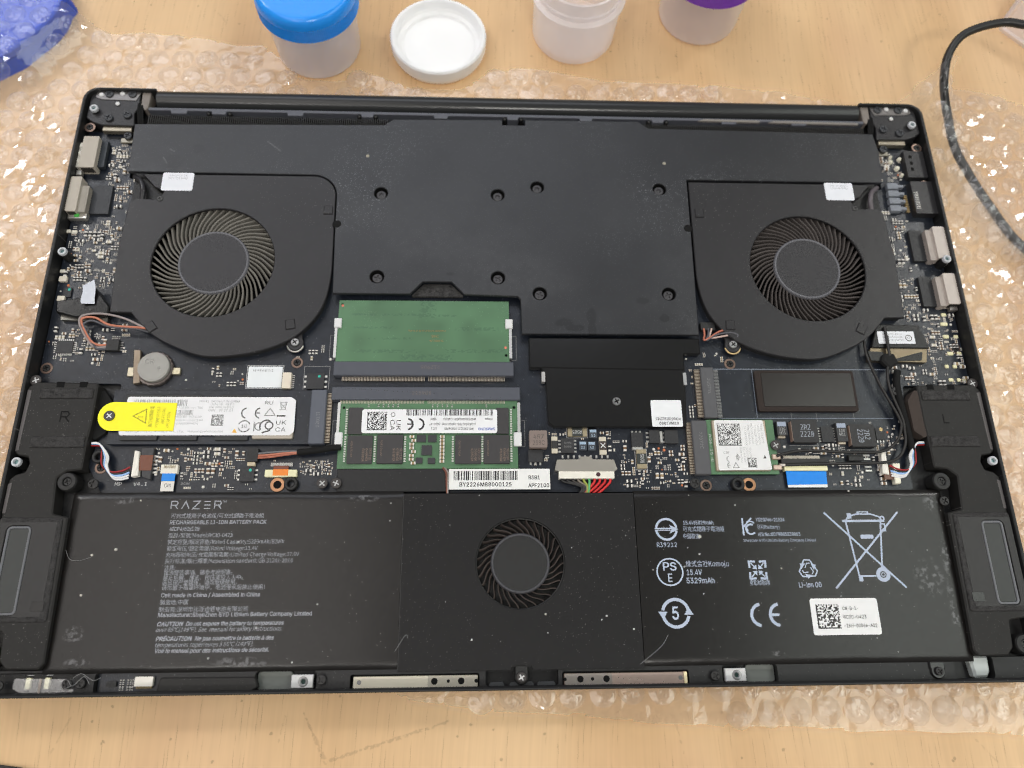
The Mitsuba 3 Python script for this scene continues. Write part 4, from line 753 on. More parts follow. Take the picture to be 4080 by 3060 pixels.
mb = MB(); zp = -3.5; matrix_code(mb, -61.1, -32.5, -53.2, -24.8, zp, INK * .6, 2, 24); barcode(mb, -45.4, -26.4, -10.1, -23.8, zp, INK, 6, 92)
for t, xr, xl, yb, h, c in (('SAMSUNG', -9.4, -16.4, -31.5, 1.05, lin(40, 70, 170)), ('W01Z000211 02A56950', -18.1, -30.1, -31.4, 1.0, INK), ('2211', -32.9, -35.4, -31.3, 1.0, INK), ('16GB 1Rx8 PC5-4800B-SA0-1010-XT', -17.1, -36.1, -29.5, .95, INK), ('Korea', -10.5, -13.6, -27.4, .95, INK), ('M425R2GA3BB0-CQK0D', -17.1, -30.5, -27.4, .95, INK), ('NB0X', -33.2, -35.6, -27.4, .95, INK)):
    mb.text(t, xr, yb, h, zp, c, xr + (xr - xl), rot=180, bold=True)
for cx, e in ((-42.2, 0), (-46.6, 1)):
    mb.arc(cx + 1.6, -30, 2.25, -80, 80, .75, zp, INK)
    if e: mb.stroke([(cx + 1.6, -30), (cx + 3.6, -30)], .6, zp, INK)
mb.text('UK', -49.4, -28.0, 1.9, zp, INK, -44.6, rot=-90).text('CA', -51.9, -28.0, 1.9, zp, INK, -47.2, rot=-90); mb.arc(-50.8, -26, .8, 0, 360, .25, zp, INK)
mb.add(RM + '__label_print', 'paint')
mb = MB(); c = lin(150, 120, 70); mb.text('M425R2GA3BB0', -46, 11.2, .7, -4.9, c * .8, -30).text('SEC', -36.4, 8.4, 1.2, -4.9, c * .9, -33).text('KOREA', -37, 6.6, .8, -4.9, c * .9, -31); mb.add(L + '__memory_module__print', 'paint')
for x, y in ((-4.8, 4.0), (-74.2, 23.0)): MB().lathe([(0, -4.9), (.6, -4.95)], x, y, lin(205, 120, 100), 12).add(L + '__memory_module__fiducial', 'paint')
# ------------------------------------------------------------------ bracket and shield right of the memory
MB().plate(rounded([(5, 8), (78, 8), (78, 1), (70.8, 1), (70.4, -6.4), (5, -5.6)], .5), -6.4, -3.2, lin(20), .4).add(L + '__black_bracket', 'gloss', label='glossy black strip below the heatsink cover')
SH = MB().plate(rounded([(9, -4), (70.8, -4), (69.4, -31), (14.6, -31), (12.3, -29.2), (11.6, -8)], .8, .5), -6.6, -3.7, lin(21), .3).add(L + '__shield_plate', 'gloss', label='glossy black shield plate with one screw and a white sticker')
keep(4, -31.5, 71, 9); put_screw(40.8, -20.3, -3.6, 1.75, [.30, .30, .30], 'metal', cross=lin(24), rot=10, parent=SH)  # screw cross coloured dark for the shade inside it
MB().plate(rr(10.0, -11.8, 11.5, -7.4, .2), -6, -3.2, [.6, .58, .55], .15).add(SH + '__spring', 'metal'); MB().plate(rr(69.6, -13, 71, -7.6, .2), -6, -3.2, [.5, .5, .5], .15).add(SH + '__spring', 'metal')
MB().plate(rr(55, -31.1, 67.8, -19.6, .6), -3.6, -3.4, lin(226, 228, 230), .05).add(SH + '__label', 'paint', label='white sticker reading 13437518220614 on the shield plate')
MB().text('13437518220614', 56.5, -28.3, 1.15, -3.3, INK, 67.1, bold=True).text('0881VM10', 57.9, -30.2, 1.15, -3.3, INK, 66.2, bold=True).add(SH + '__label_print', 'paint')
# power parts between memory and wireless card
K = part('inductor', 4.4, -39.8, 11.6, -32.7, -3.2, lin(126, 112, 106), b=.5, r=.5, label='pale grey square inductor marked 4R7 209C')
MB().text('4R7', 5.8, -36.2, 1.9, -3.1, lin(84, 76, 72), 10.4).text('209C', 5.6, -38.8, 1.9, -3.1, lin(84, 76, 72), 10.6).add(MBD + '__inductor_print', 'paint')
chip(4, -45.2, 9.8, -40.3, -5.6, 'b', pitch=1.5); chip(17.5, -41.5, 22.7, -35.4, -5.5, 'lr', pitch=1.4, txt=('NLHM', '8888')); chip(46.4, -39, 51.2, -33, -5.3, 't', pitch=1.6); chip(53.9, -37.4, 58.2, -32, -5.3, 'l', pitch=1.5, dot=None); chip(60.3, -37.6, 65.8, -32, -5.3, 'l', pitch=1.5)
MB().box(46.6, -40.2, 51, -38.8, -7, -5.8, SILVER, .2).box(58.3, -37.2, 59.6, -32.2, -7, -5.8, SILVER, .2).add(MBD + '__solder_pad', 'metal')
for x0, y0, x1, y1, t, rot in ((20.4, -34.5, 28.3, -31.2, 'R005', 180), (48.2, -47.9, 52.2, -40, 'R005', 90)):
    part('resistor', x0, y0, x1, y1, -5.8, lin(150, 138, 112))
    v = abs(y1 - y0) > abs(x1 - x0)
    MB().plate(rr(x0 + (0 if v else 1.8), y0 + (1.8 if v else 0), x1 - (0 if v else 1.8), y1 - (1.8 if v else 0), .1), -5.8, -5.6, lin(44, 48, 46), .05).add(MBD + '__resistor_body', 'paint')
    (MB().text(t, x1 - 2.1, y1 - .8, 1.5, -5.5, lin(190), x1 + 2.2 - .2, rot=180) if rot == 180 else MB().text(t, x1 - 1, y0 + 2.1, 1.6, -5.5, lin(190), x1 + 2.9, rot=90)).add(MBD + '__resistor_print', 'paint')
    MB().stroke([(x0 - .4, y0 - .4), (x1 + .4, y0 - .4), (x1 + .4, y1 + .4), (x0 - .4, y1 + .4)], .2, -6.9, lin(170), True).add(MBD + '__outline_print', 'paint')
for x, y, w, h, c in ((14.8, -38, 2.5, 7, lin(40)), (34.6, -38.4, 2.9, 7.4, lin(60, 50, 46))):
    part('resistor', x - w / 2, y - h / 2, x + w / 2, y + h / 2, -5.9, lin(196, 188, 170)); MB().plate(rr(x - w / 2, y - h / 2 + 1.9, x + w / 2, y + h / 2 - 1.9, .1), -5.9, -5.6, c, .05).add(MBD + '__resistor_body', 'paint')
MB().stroke([(33.6, -39.4), (35.6, -37.4)], .3, -5.5, lin(220)).stroke([(33.6, -37.4), (35.6, -39.4)], .3, -5.48, lin(220)).add(MBD + '__resistor_print', 'paint')
for x, y in ((30.7, -33.5), (26.3, -38.6), (29.9, -38.7)):
    part('tantalum_capacitor', x - 1.6, y - 1.9, x + 1.6, y + 1.9, -5.2, lin(52, 58, 66)); MB().flat(sbox(x - 1.3, y + .5, x + 1.3, y + 1.6), -5.1, lin(150, 170, 190)).text('33', x - 1, y - 1.4, 1.2, -5.1, lin(160, 178, 195), x + 1).add(MBD + '__capacitor_print', 'paint')
# battery plug
K = MB().plate(rounded([(14.4, -48.9), (15.4, -44.7), (24.4, -44.5), (24.8, -43.4), (29.4, -43.4), (29.8, -44.5), (38.4, -44.7), (39.7, -48.6), (38.2, -49.5), (16, -49.4)], .3), -6.8, -4.0, [.46, .43, .38], .35).add(L + '__battery_plug', 'metal', label='metal and white battery plug with red, black and green wires')
MB().plate(rr(16, -52.3, 38.3, -49.2, .3), -6.8, -4.2, lin(224, 220, 208), .3).add(K + '__shell', 'paint'); MB().lathe([(0, -4.05), (.9, -4.1)], 31.8, -50.7, lin(60, 25, 35), 12).add(K + '__ink_dot', 'paint')
for q in range(10):
    x = 17.4 + q * 2.1; c = [lin(30), lin(36), lin(50, 46, 42), lin(120, 112, 100), lin(150, 160, 70), lin(90, 170, 110), lin(200, 40, 40), lin(205, 38, 38), lin(190, 32, 34), lin(205, 40, 40)][q]
    MB().tube([(x, -51.8, -5.2), (x + .3, -53.4, -4.6), ((x + 2.4 * 28) / 3.4 if q < 6 else x - 1.6, -55.6, -4.8 + .2 * (q % 3)), (24 + q * .75 if q < 6 else x - 5, -58.4, -5.6)], .52, c, 6).add(K + '__wire', 'paint', smooth=True)
mb = MB()
for q in range(9): mb.box(17.6 + q * 2.3, -43.6, 18.4 + q * 2.3, -42.2, -7, -6.4, SILVER, .1)
mb.add(K + '__pin', 'metal', kind='stuff'); keep(13, -58, 41, -42)
K = MB().plate(sbox(-28, -56.4, 12.5, -48.1), -5.6, -5.2, lin(226, 226, 224), .08).add(L + '__barcode_label', 'paint', label='white strip label with barcode BY2226M88000125'); keep(-36, -58, 13, -47.6)
mb = MB(); barcode(mb, -26, -52.7, -.4, -49, -5.1, INK * .5, 9, 84); mb.text('BY2226M88000125', -23.9, -55.2, 1.6, -5.1, INK * .5, -2.7, bold=True).text('R3B1', 3.7, -52.4, 1.5, -5.1, INK * .5, 8.6, bold=True).text('APF2100', 3.6, -55.6, 1.5, -5.1, INK * .5, 12.2, bold=True); mb.add(K + '__print', 'paint')
MB().plate(sbox(-72, -57.2, -28.2, -47.9), -6.6, -5.4, lin(26), .2).add(L + '__battery_cover', 'black_coat')
for o, c in ((0, lin(120, 70, 55)), (.8, lin(150, 140, 135))): MB().tube([(-30.4 + o, -47.6, -5), (-29 + o, -50, -4.6), (-28.8 + o * .6, -54, -4.7), (-28.6 + o * .4, -58, -5)], .35, c, 5).add(L + '__thin_wire', 'paint', smooth=True)
# bottom left connectors
K = part('ribbon_socket', -140.8, -49.6, -134.3, -46.1, -5.2, lin(222, 218, 204), label='cream ribbon socket on the left holding a blue ended ribbon')
mb = MB()
for q in range(10): mb.box(-139.6 + q * .46, -47.6, -139.4 + q * .46, -46.4, -5.3, -5.05, lin(120, 100, 60))
mb.add(MBD + '__socket_contacts', 'paint', kind='stuff')
K = MB().plate(sbox(-140.1, -52.6, -135, -49.5), -5.7, -5.4, lin(30, 130, 220), .05).plate(sbox(-140.05, -56.6, -135, -52.6), -5.8, -5.5, lin(215, 212, 206), .05).add(L + '__ribbon_cable', 'paint', label='narrow ribbon cable with a blue end, left of the memory'); MB().text('MD', -136, -53.6, 1.5, -5.4, lin(90), -133.2, rot=180).add(K + '__print', 'paint')
MB().text('MP', -158.4, -54.2, 1.5, -6.9, lin(190), -155.6, font='m').text('V4.1', -151.3, -54.2, 1.5, -6.9, lin(190), -145.8, font='m').text('DC2N', -133, -53.8, .9, -6.9, lin(150), -129.6).add(MBD + '__print', 'paint')
part('plug_socket', -107.8, -45, -103.6, -39.6, -4.6, lin(30)); part('plug_socket', -107.6, -46.6, -104.6, -45.1, -5.2, lin(190, 176, 150))
for o, c in ((0, lin(185, 115, 92)), (-.9, lin(172, 105, 85)), (.9, lin(105, 105, 108))): MB().tube([(-103.8, -42.6 + o, -5.2), (-98, -42.3 + o, -4.4), (-92, -41.7 + o * .7, -4.2), (-86.5, -41.4 + o * .4, -4.2)], .45, c, 6).add(L + '__fan_wire', 'paint', smooth=True)
MB().tube([(-88, -41.5, -4.2), (-80, -40.7, -3.8), (-74.5, -39.8, -3.6), (-71, -39.5, -3.8)], 1.3, lin(26), 8).add(L + '__cable_sleeve', 'matte', smooth=True); keep(-104, -43.4, -71, -38)
chip(-110.2, -52.8, -104.6, -47.2, -5.6, 'lr', pitch=1.45, dot=TEAL)
K = part('ribbon_socket', -100.4, -51, -88, -48.2, -5.4, lin(220, 216, 178)); MB().plate(sbox(-97.3, -50.6, -91.3, -48), -5.5, -5.25, lin(225, 125, 30), .05).plate(sbox(-97.2, -48, -91.3, -46.6), -5.6, -5.35, lin(110, 48, 22), .05).add(L + '__flex_cable', 'gloss', label='short orange flexible cable end below the drive')
mb = MB()
for q in range(22): mb.box(-98.6 + q * .4, -46.6, -98.4 + q * .4, -45.2, -6.8, -6.3, SILVER)
mb.add(MBD + '__socket_contacts', 'metal', kind='stuff'); keep(-101, -51, -88, -45)
# ------------------------------------------------------------------ right: drive bay and wireless card
for nm, (x0, x1, y0, y1), px in (('empty drive slot', (77.4, 83, -27.1, -4.8), 76), ('wireless card slot', (71.4, 77.8, -50.9, -28.2), 70.4)):
    K = MB().plate(rr(x0, y0, x1, y1, .4), -7, -3.8, lin(80, 80, 83), .3).add(L + '__card_slot', 'paint', label=f'grey {nm} connector'); keep(x0 - 2, y0, x1 + 4, y1)
    mb = MB()
    for q in range(33):
        y = y0 + .8 + q * (y1 - y0 - 1.6) / 32; mb.box(px - .9, y - .17, px + 1.5, y + .17, -6.6, -5.2, [.62, .53, .43], .08)
        if 'empty' in nm: mb.box(x1, y - .15, x1 + 2.4, y + .15, -6.2, -5.4, [.42, .42, .42], .06)
    mb.add(K + '__pin', 'metal', kind='stuff'); MB().text('22071E' if 'empty' in nm else '22072C', (x0 + x1) / 2 - .4, y1 - 5, 1.3, -3.7, lin(125), rot=-90).add(K + '__marking', 'paint')
MB().stroke([(84, -4.6), (160, -4.6)], .35, -6.85, lin(120, 128, 140)).stroke([(84, -26.5), (159, -26.5)], .35, -6.85, lin(110, 118, 130)).stroke([(100.6, -4.8), (100.6, -26.3)], .3, -6.85, lin(110, 118, 130)).stroke([(115.2, -24), (115.2, -28)], .25, -6.85, lin(110)).stroke([(126, -24), (126, -28)], .25, -6.85, lin(110)).stroke([(142, -24), (142, -28)], .25, -6.85, lin(110)).add(MBD + '__outline_print', 'paint')
K = MB().plate(rr(101.0, -23.8, 143.8, -5.8, .8), -7, -5.2, lin(52, 45, 42), 1.1).add(L + '__thermal_pad', 'matte', label='thick dark rectangular thermal pad in the empty drive bay'); MB().plate(rr(103.2, -22.2, 143.2, -6.4, .8), -6, -5.0, lin(38, 34, 32), .5).add(K + '__top_film', 'gloss'); keep(84, -27, 160, -4)
WC = L + '__wireless_card'
MB().plate(rr(77.8, -50.6, 106.2, -27.6, .3), -6, -5.1, lin(40, 110, 70), .08).add(WC, 'board_green', label='small green wireless card with a white label'); keep(77, -51, 108, -27)
MB().plate(rr(79.9, -49.5, 102.6, -28.0, .5), -5.2, -4.1, [.48, .40, .31], .3).add(WC + '__shield_can', 'metal')
MB().plate(rounded([(80.9, -28.1), (101.4, -28.1), (103.0, -49.0), (81.0, -49.2)], .6), -4.1, -3.95, lin(222, 222, 222), .05).add(WC + '__label', 'paint', label='white wireless card label with codes')
mb = MB(); zp = -3.86; matrix_code(mb, 82.0, -39, 91.6, -29.6, zp, lin(70), 12, 32)
for k, t in enumerate(('Intel AX210', 'FCC ID: PD9AX210', 'IC: 1000M-AX210', 'MODEL AX210NGW', 'WFM 3C219C66', 'TA XXXXXXXX')): mb.text(t, 100.2 - k * 1.4, -29.6 - (k % 3) * .4, .75, zp, lin(150), 100.2 - k * 1.4 + 8.5, rot=-90)
for k, t in enumerate(('XXXXYCM-FX', '133732J9', 'EC XXXX', 'Made in China')): mb.text(t, 94.4 - k * 1.3, -39.6, .75, zp, lin(150), 94.4 - k * 1.3 + 6.5, rot=-90)
mb.text('CRF', 83.4, -42.4, 1.0, zp, lin(120), 86.4); mb.arc(85.8, -44.6, 1.1, 100, 260, .3, zp, lin(110)); mb.arc(85.8, -47.2, 1.1, 100, 260, .3, zp, lin(110)); mb.stroke([(84.9, -47.2), (85.9, -47.2)], .3, zp, lin(110)); mb.stroke([(87, -48.2), (88.2, -46), (89.4, -48.2)], .25, zp, lin(120), True)
for q in range(3): mb.arc(88.2, -43.8, .6 + q * .5, -60, 60, .28, zp, lin(110))
mb.flat(Polygon([(99.8, -44.4), (101.2, -44.4), (100.5, -43)]), zp, lin(60)); matrix_code(mb, 93.2, -48, 96.9, -44, zp, lin(80), 4, 12)
mb.add(WC + '__label_print', 'paint'); MB().text('A06-15 :E', 78.6, -33.6, 1.0, -5.0, lin(190), 78.6 + 12, rot=-90).add(WC + '__print', 'paint')
for y in (-43.6, -48.0): MB().plate(rr(103.6, y - 1.1, 107.2, y + 1.1, .4), -5.2, -4.0, [.60, .46, .38], .3).add(WC + '__antenna_terminal', 'metal'); MB().box(106.4, y - .6 + 1, 108.8, y + .6 + 1, -5, -4.1, [.62, .55, .5], .2).add(WC + '__antenna_ferrule', 'metal')
for x0, y0, x1, y1, rot in ((113.4, -37.6, 124.2, -28.0, 0), (137.8, -39.4, 148.2, -29.8, -90)):
    part('inductor', x0, y0, x1, y1, -3.9, lin(38, 37, 38), b=.5, r=.5); MB().plate(rr(x0 - .2, y0 + .6, x0 + 1.2, y1 - .4, .4), -6.8, -4.0, lin(140, 118, 106), .4).add(MBD + '__inductor_terminal', 'paint')
    (MB().text('2R2', 116.8, -32.2, 2.2, -3.8, lin(150, 156, 166), 121.4, font='m').text('2220', 116.4, -35.2, 2.2, -3.8, lin(150, 156, 166), 122.4, font='m') if rot == 0 else MB().text('2R2', 143.6, -32, 2.2, -3.8, lin(150, 156, 166), 148.2, rot=-90, font='m').text('2220', 140.8, -31.8, 2.2, -3.8, lin(150, 156, 166), 146.8, rot=-90, font='m')).add(MBD + '__inductor_print', 'paint')
    MB().stroke([(x0 - .8, y0 - .6), (x1 + .6, y0 - .6), (x1 + .6, y1)], .22, -6.9, lin(140)).add(MBD + '__outline_print', 'paint')
for x0, y0, x1, y1 in ((107.3, -34.4, 111.6, -28.4), (132.4, -37, 136.8, -29)):
    part('tantalum_capacitor', x0, y0, x1, y1, -4.5, lin(48, 48, 50)); MB().flat(sbox(x0 + .3, y1 - 2.2, x1 - .3, y1 - .3), -4.4, lin(150, 160, 178)).text('330', x0 + .8, y1 - 4, 1.2, -4.4, lin(170), x1 - .8).text('M11', x0 + .8, y1 - 5.6, 1.2, -4.4, lin(170), x1 - .8).add(MBD + '__capacitor_print', 'paint')
    MB().box(x0 + .6, y0 - 1.0, x1 - .6, y0 + .1, -7, -5.8, [.5, .42, .34], .15).add(MBD + '__solder_pad', 'metal')
chip(126.4, -37, 131.4, -30.4, -5.6, 'lr', pitch=1.0); chip(149.6, -36, 153.4, -31, -5.7, 'b', pitch=1.2); MB().lathe([(0, -5.4), (.8, -5.6), (.8, -7)], 152, -31.6, GOLD, 12).add(MBD + '__test_pad', 'metal')
part('plug_socket', 107.6, -46.6, 126.5, -43.9, -5, lin(38, 37, 36)); part('ribbon_socket', 108.4, -49.2, 126.3, -47.3, -4.8, lin(226, 222, 180)); part('plug_socket', 136, -45, 142, -42.6, -5, lin(34))
mb = MB()
for q in range(40): mb.box(108.6 + q * .38, -44.2, 108.8 + q * .38, -43.0, -6.4, -4.9, [.6, .54, .46])
for q in range(24): mb.box(109.6 + q * .36, -46.9, 109.78 + q * .36, -46.3, -5.2, -4.9, [.5, .48, .44])
mb.add(MBD + '__socket_contacts', 'metal', kind='stuff')
MB().plate(rounded([(109, -49.3), (125.8, -49.4), (125.5, -54.8), (109.1, -55)], .1), -5.6, -5.3, lin(15, 130, 225), .05).plate(rounded([(109.1, -55), (125.5, -54.8), (125.5, -56), (109.2, -56)], .1), -5.6, -5.32, lin(225), .05).add(L + '__ribbon_cable', 'paint', label='wide bright blue ribbon cable end on the right'); keep(108, -56, 127, -42.8)
# display cable connector and antenna leads
MB().plate(rounded([(153.5, 4.7), (178.6, 4.6), (177.2, -1.8), (151.3, -1.2)], .3), -6.8, -4.9, lin(128, 116, 96), .3).add(L + '__display_connector', 'metal'); keep(151, -2, 179, 17)
MB().plate(rounded([(157.5, 15.5), (176.5, 15.4), (179.5, 4.4), (153.5, 4.6)], .8), -6, -4.1, lin(26), .3).add(L + '__tape', 'gloss', label='black tape flap under the right fan holding a white tag')
K = MB().plate(rr(157, 6.4, 173.4, 12.2, .4), -4.1, -3.85, lin(220, 222, 226), .05).add(L + '__cable_tag', 'paint', label='small white printed tag below the right fan'); mb = MB()
for q in range(3): mb.text('DC02C00SX00', 159, 10.4 - q * 1.4, .8, -3.75, lin(120), 168)
mb.arc(170.6, 9, 1.3, 0, 360, .4, -3.75, lin(90)); mb.text('R', 170, 8.4, 1.2, -3.75, lin(90)); mb.add(K + '__print', 'paint')
MB().plate(rounded([(151.6, 3), (158.4, 2.6), (158.2, -1.6), (152.4, -1.2)], .3), -5.2, -4.2, lin(40), .3).plate(rounded([(161, -1), (176, 3), (175, -1), (163, -1.4)], .3), -5.2, -4.5, lin(20), .3).add(L + '__tape', 'gloss', label='black tape pieces over the beige display connector')
MB().plate(rounded([(157.6, 1.4), (162, 1.2), (163.4, -3), (159.2, -5.6), (156, -2)], .8), -4.8, -2.2, lin(34), .7).add(L + '__cable_boot', 'matte')
for pts in ([(151.0, 8, -4.8), (150.9, 0, -4.2), (153.7, -12.5, -3.3), (159.1, -26.8, -3.2), (159.3, -32.1, -3.2), (155.9, -38, -3.3), (149.2, -41.6, -3.5), (136.9, -41.9, -3.7), (117.6, -41.1, -3.8), (108.6, -42.4, -4.0), (105.4, -43.5, -4)],
            [(161, 10, -3.6), (160, -1, -3.2), (158.2, -6.2, -3.4), (157.7, -14.5, -3.2), (160.4, -26.8, -3), (160.6, -32, -3), (159.6, -39.3, -3.3), (154.4, -45.2, -3.6), (142.5, -46.5, -3.8), (123.2, -46.6, -4), (108.8, -47.0, -4.2)], [(160.5, 14, -3.4), (160.2, 6, -2.9), (159.8, 0, -2.6)]):
    MB().tube(pts, .62, lin(36, 34, 33), 7, 8).add(L + '__antenna_cable', 'paint', smooth=True)
MB().tube([(163.2, -6, -4.6), (161.5, -14, -4.3), (162.4, -30, -4.3), (163.2, -42, -4.6)], 1.5, lin(24), 8).add(L + '__cable_sleeve', 'matte', smooth=True)
for pts, c in (([(81, 13.2, -4.6), (80.8, 10, -4.0), (80.3, 7.6, -3.8), (82.6, 8.4, -3.4), (88, 11.6, -3.0), (94.4, 11.9, -3)], lin(175, 105, 85)), ([(83, 13.2, -4.6), (82.4, 10, -3.8), (81.4, 7.4, -3.8), (86, 9.8, -3), (92, 10.6, -2.8), (95, 9.4, -2.8), (93, 8.2, -3), (89, 11, -3.2)], lin(80, 80, 86)), ([(84.4, 13.2, -4.6), (83, 9.4, -4), (83.6, 8.4, -3.6), (90, 9.4, -3.2), (95.2, 10.4, -3), (94, 12, -3.2), (88, 12.8, -3.6)], lin(190, 165, 155))):
    MB().tube(pts, .45, c, 6).add(L + '__fan_wire', 'paint', smooth=True)
part('plug_socket', 79.8, 12.6, 86, 16.2, -4.7, lin(30)); keep(78, 5, 97, 17)
keep(-97, 2, -88, 9)

# ------------------------------------------------------------------ small surface parts
def free(x, y, w, h):
    if not brd.contains(sbox(x - w, y - h, x + w, y + h)): return False
    if any(a < x + w and x - w < c and b < y + h and y - h < d for a, b, c, d in used): return False
    return True
fanz = unary_union([fan_shape(-1), fan_shape(1)]).buffer(1)
spz = unary_union([shapely.affinity.scale(Polygon(spk).buffer(.5), s, 1, origin=(0, 0)) for s in (-1, 1)]).union(cg.buffer(1)).union(sbox(-200, -60, 200, -57.2))
big, tiny, rs = [], [], random.Random(21)
regions = [(-184, 88, -174.5, 104, 70), (-187, 66, -172, 90, 60), (-194, 30, -171, 64, 260), (-194, -4, -171, 30, 90), (-176, 2, -163, 14, 26), (-128, -14, -113, -4, 26), (-96, -4, -78, 3, 16), (-145, -52, -112, -39, 120), (-132, -56, -104, -39, 60), (-100, -47, -76, -39, 30), (-88, -50, -74, -44, 34),
           (42, -56, 69, -38, 150), (12, -46, 44, -31, 34), (3, -47, 15, -40, 8), (72, -3, 90, 4, 22), (70, -28, 77, -4, 16), (107, -43, 135, -38, 34), (127, -55, 150, -40, 60), (148, -44, 162, -27, 40), (162, -12, 182, 4, 60), (172, 2, 195, 26, 150), (172, 26, 183, 74, 110), (174, 90, 186, 107, 60), (182, -12, 195, 8, 34), (-75, -57, -29, -47, 12), (160, -40, 164, -14, 14)]
for x0, y0, x1, y1, n in regions:
    n = int(n * 0.62); got = tries = 0
    while got < n and tries < n * 14:
        tries += 1
        cx, cy = rs.uniform(x0, x1), rs.uniform(y0, y1); vert = rs.random() < .5; row = rs.choice((1, 1, 1, 2, 2, 3, 4)); s = rs.choices((.9, 1.1, 1.7, 2.3), (30, 30, 26, 12))[0]; kind = rs.choices((0, 1, 2, 3), (4, 5, 2, 1))[0]
        for q in range(row):
            x = cx + (0 if not vert else q * s * .82); y = cy + (q * s * .82 if not vert else 0)
            w, h = (s, s * .5) if not vert else (s * .5, s)
            if not free(x, y, w / 2 + .12, h / 2 + .12): continue
            pt = Point(x, y)
            if fanz.contains(pt) or spz.contains(pt): continue
            keep(x - w / 2, y - h / 2, x + w / 2, y + h / 2, .08)
            (big if s > 1.5 else tiny).append((x, y, s, s * .52, vert, kind)); got += 1
big.sort(key=lambda t: -t[2] * t[3] / ((t[0] + 16) ** 2 + (t[1] + 113) ** 2 + 9e4))
for x, y, w, h, vert, kind in big[:280]: smd(x, y, w, h, -7, vert, kind).add(MBD + '__capacitor', 'paint')
add_many(MBD + '__tiny_component', [smd(x, y, w, h, -7, vert, kind) for x, y, w, h, vert, kind in big[280:] + tiny])
mb = []
for x0, y0, x1, y1, n in regions + [(-160, -14, -112, 2, 8), (42, -50, 68, -32, 12), (-195, -10, -172, 10, 6)]:
    for q in range(max(2, n // 7)):
        x, y = rs.uniform(x0, x1), rs.uniform(y0, y1); r = rs.choice((.38, .5, .65))
        if free(x, y, r, r) and not fanz.contains(Point(x, y)) and not spz.contains(Point(x, y)):
            keep(x - r, y - r, x + r, y + r, .05); mb.append(MB().lathe([(0, -6.55), (r * .6, -6.62), (r, -7)], x, y, lin(215, 212, 205) if rs.random() < .85 else lin(200, 120, 80), 8))
add_many(MBD + '__solder_point', mb)
for x, y, w in ((-197.4 + 1.5, 58.5, 2.6), (-193, 58.2, 2.4), (-194, 65, 2), (-194.6, 39, 2.2), (-190.4, 49.5, 2.2), (189.5, 11, 2.6), (194, 11, 2), (189.8, 3, 2.6), (193.8, 3, 2), (187, -3, 1.6), (190.6, -3, 1.8), (193.8, -3, 1.6), (187.6, -9.2, 2), (191, -9.2, 1.4), (193.6, -9.2, 1.4), (189.8, 17, 3.2), (190.6, 21.5, 2.2)):
    MB().plate(rr(x - w / 2, y - .8, x + w / 2, y + .8, .4), -7.1, -6.4, lin(222, 216, 176) if x > 0 else lin(215, 210, 196), .2).add(MBD + '__status_light', 'paint')
for x, y, w, h in ((-193.4, 35, 3.2, 2.4), (-193.6, 30, 0, 0), (-192.6, 25.8, 3, 2.2)):
    if w: MB().plate(rr(x - w / 2, y - h / 2, x + w / 2, y + h / 2, .2), -7, -5.8, lin(214, 206, 190), .2).add(MBD + '__capacitor', 'paint')

# ------------------------------------------------------------------ front ledge
led = sbox(-196.2, -129.3, 196.2, -121.4)
pk = [rr(-153.4, -129.6, -131.3, -122.2, 1.6), rr(-96.8, -129.4, -74.6, -122.6, 1.4), rr(-62.6, -129.4, -15.6, -124.3, .8), rr(14.8, -129.4, 62, -124.2, .8), rr(74.6, -129.5, 95.6, -122.6, 1.4), rr(163.6, -129.3, 179, -120.6, 1.8), rr(-13.4, -128.9, 13.4, -122.4, 1.0), rr(-190, -129.2, -160.2, -122.2, .8)]
MB().plate(led.difference(unary_union(pk)), -8.8, -5.0, lin(30), .35).add(L + '__front_ledge', 'black_coat')
MB().plate(sbox(-196, -130, 196, -128.9), -9, -1.0, lin(28), .25).add(L + '__front_lip', 'black_coat')
MB().plate(rounded([(-130, -124.3), (-96.6, -124.5), (-95.2, -128), (-97.5, -129.3), (-130.6, -129.4), (-130.6, -127)], .8), -7, -4.2, lin(50, 49, 48), .35).add(L + '__touchpad_bracket', 'speaker_coat')
MB().plate(sbox(-153.2, -129.2, -131.6, -122.4), -8.9, -7.4, lin(20), .1).add(L + '__front_board', 'board_black'); FB = L + '__front_board'
part('ribbon_socket', -139.5, -127.2, -133.1, -123.9, -5.6, lin(222, 218, 208), parent=FB, z0=-7.4); mb = MB()
for q in range(9): mb.box(-138.8 + q * .62, -127.9, -138.5 + q * .62, -127.1, -7.2, -5.9, lin(150, 130, 90))
mb.add(FB + '__socket_contacts', 'paint', kind='stuff'); part('transistor', -149.6, -127.2, -146.2, -125.4, -6.4, lin(34), parent=FB, z0=-7.4)
mb = [smd(x, y, 1.0, .5, -7.4, True, 1) for x in (-145, -144, -142.4, -141.4, -140.6) for y in (-125.4, -126.8, -128)]
add_many(FB + '__tiny_component', mb)
MB().plate(rr(-190, -129.0, -179.2, -122.4, .4), -8.9, -7.6, lin(24), .1).plate(rr(-180, -129, -160.4, -122.4, .4), -8.9, -7.8, lin(26), .1).add(L + '__light_bar', 'black_coat')
for x in (-177.2, -170.6):
    MB().plate(rr(x - .8, -127.6, x + .8, -123.8, .2), -7.8, -6.6, lin(226, 222, 190), .2).add(L + '__light_bar__lamp', 'paint'); MB().stroke([(x - 1.2, -123), (x + 1.2, -123)], .2, -7.6, lin(190)).add(L + '__light_bar__outline', 'paint')
pl = rounded([(-181.8, -123.9), (-163, -124.3), (-159.8, -124.4), (-159.2, -127.6), (-161, -129), (-179.2, -128.8), (-181.9, -127.4)], .5)
MB().plate(pl, -6.1, -5.6, lin(120), .1).add(L + '__light_guide', 'clear_film', label='clear plastic strip over two small lights at the near left corner')
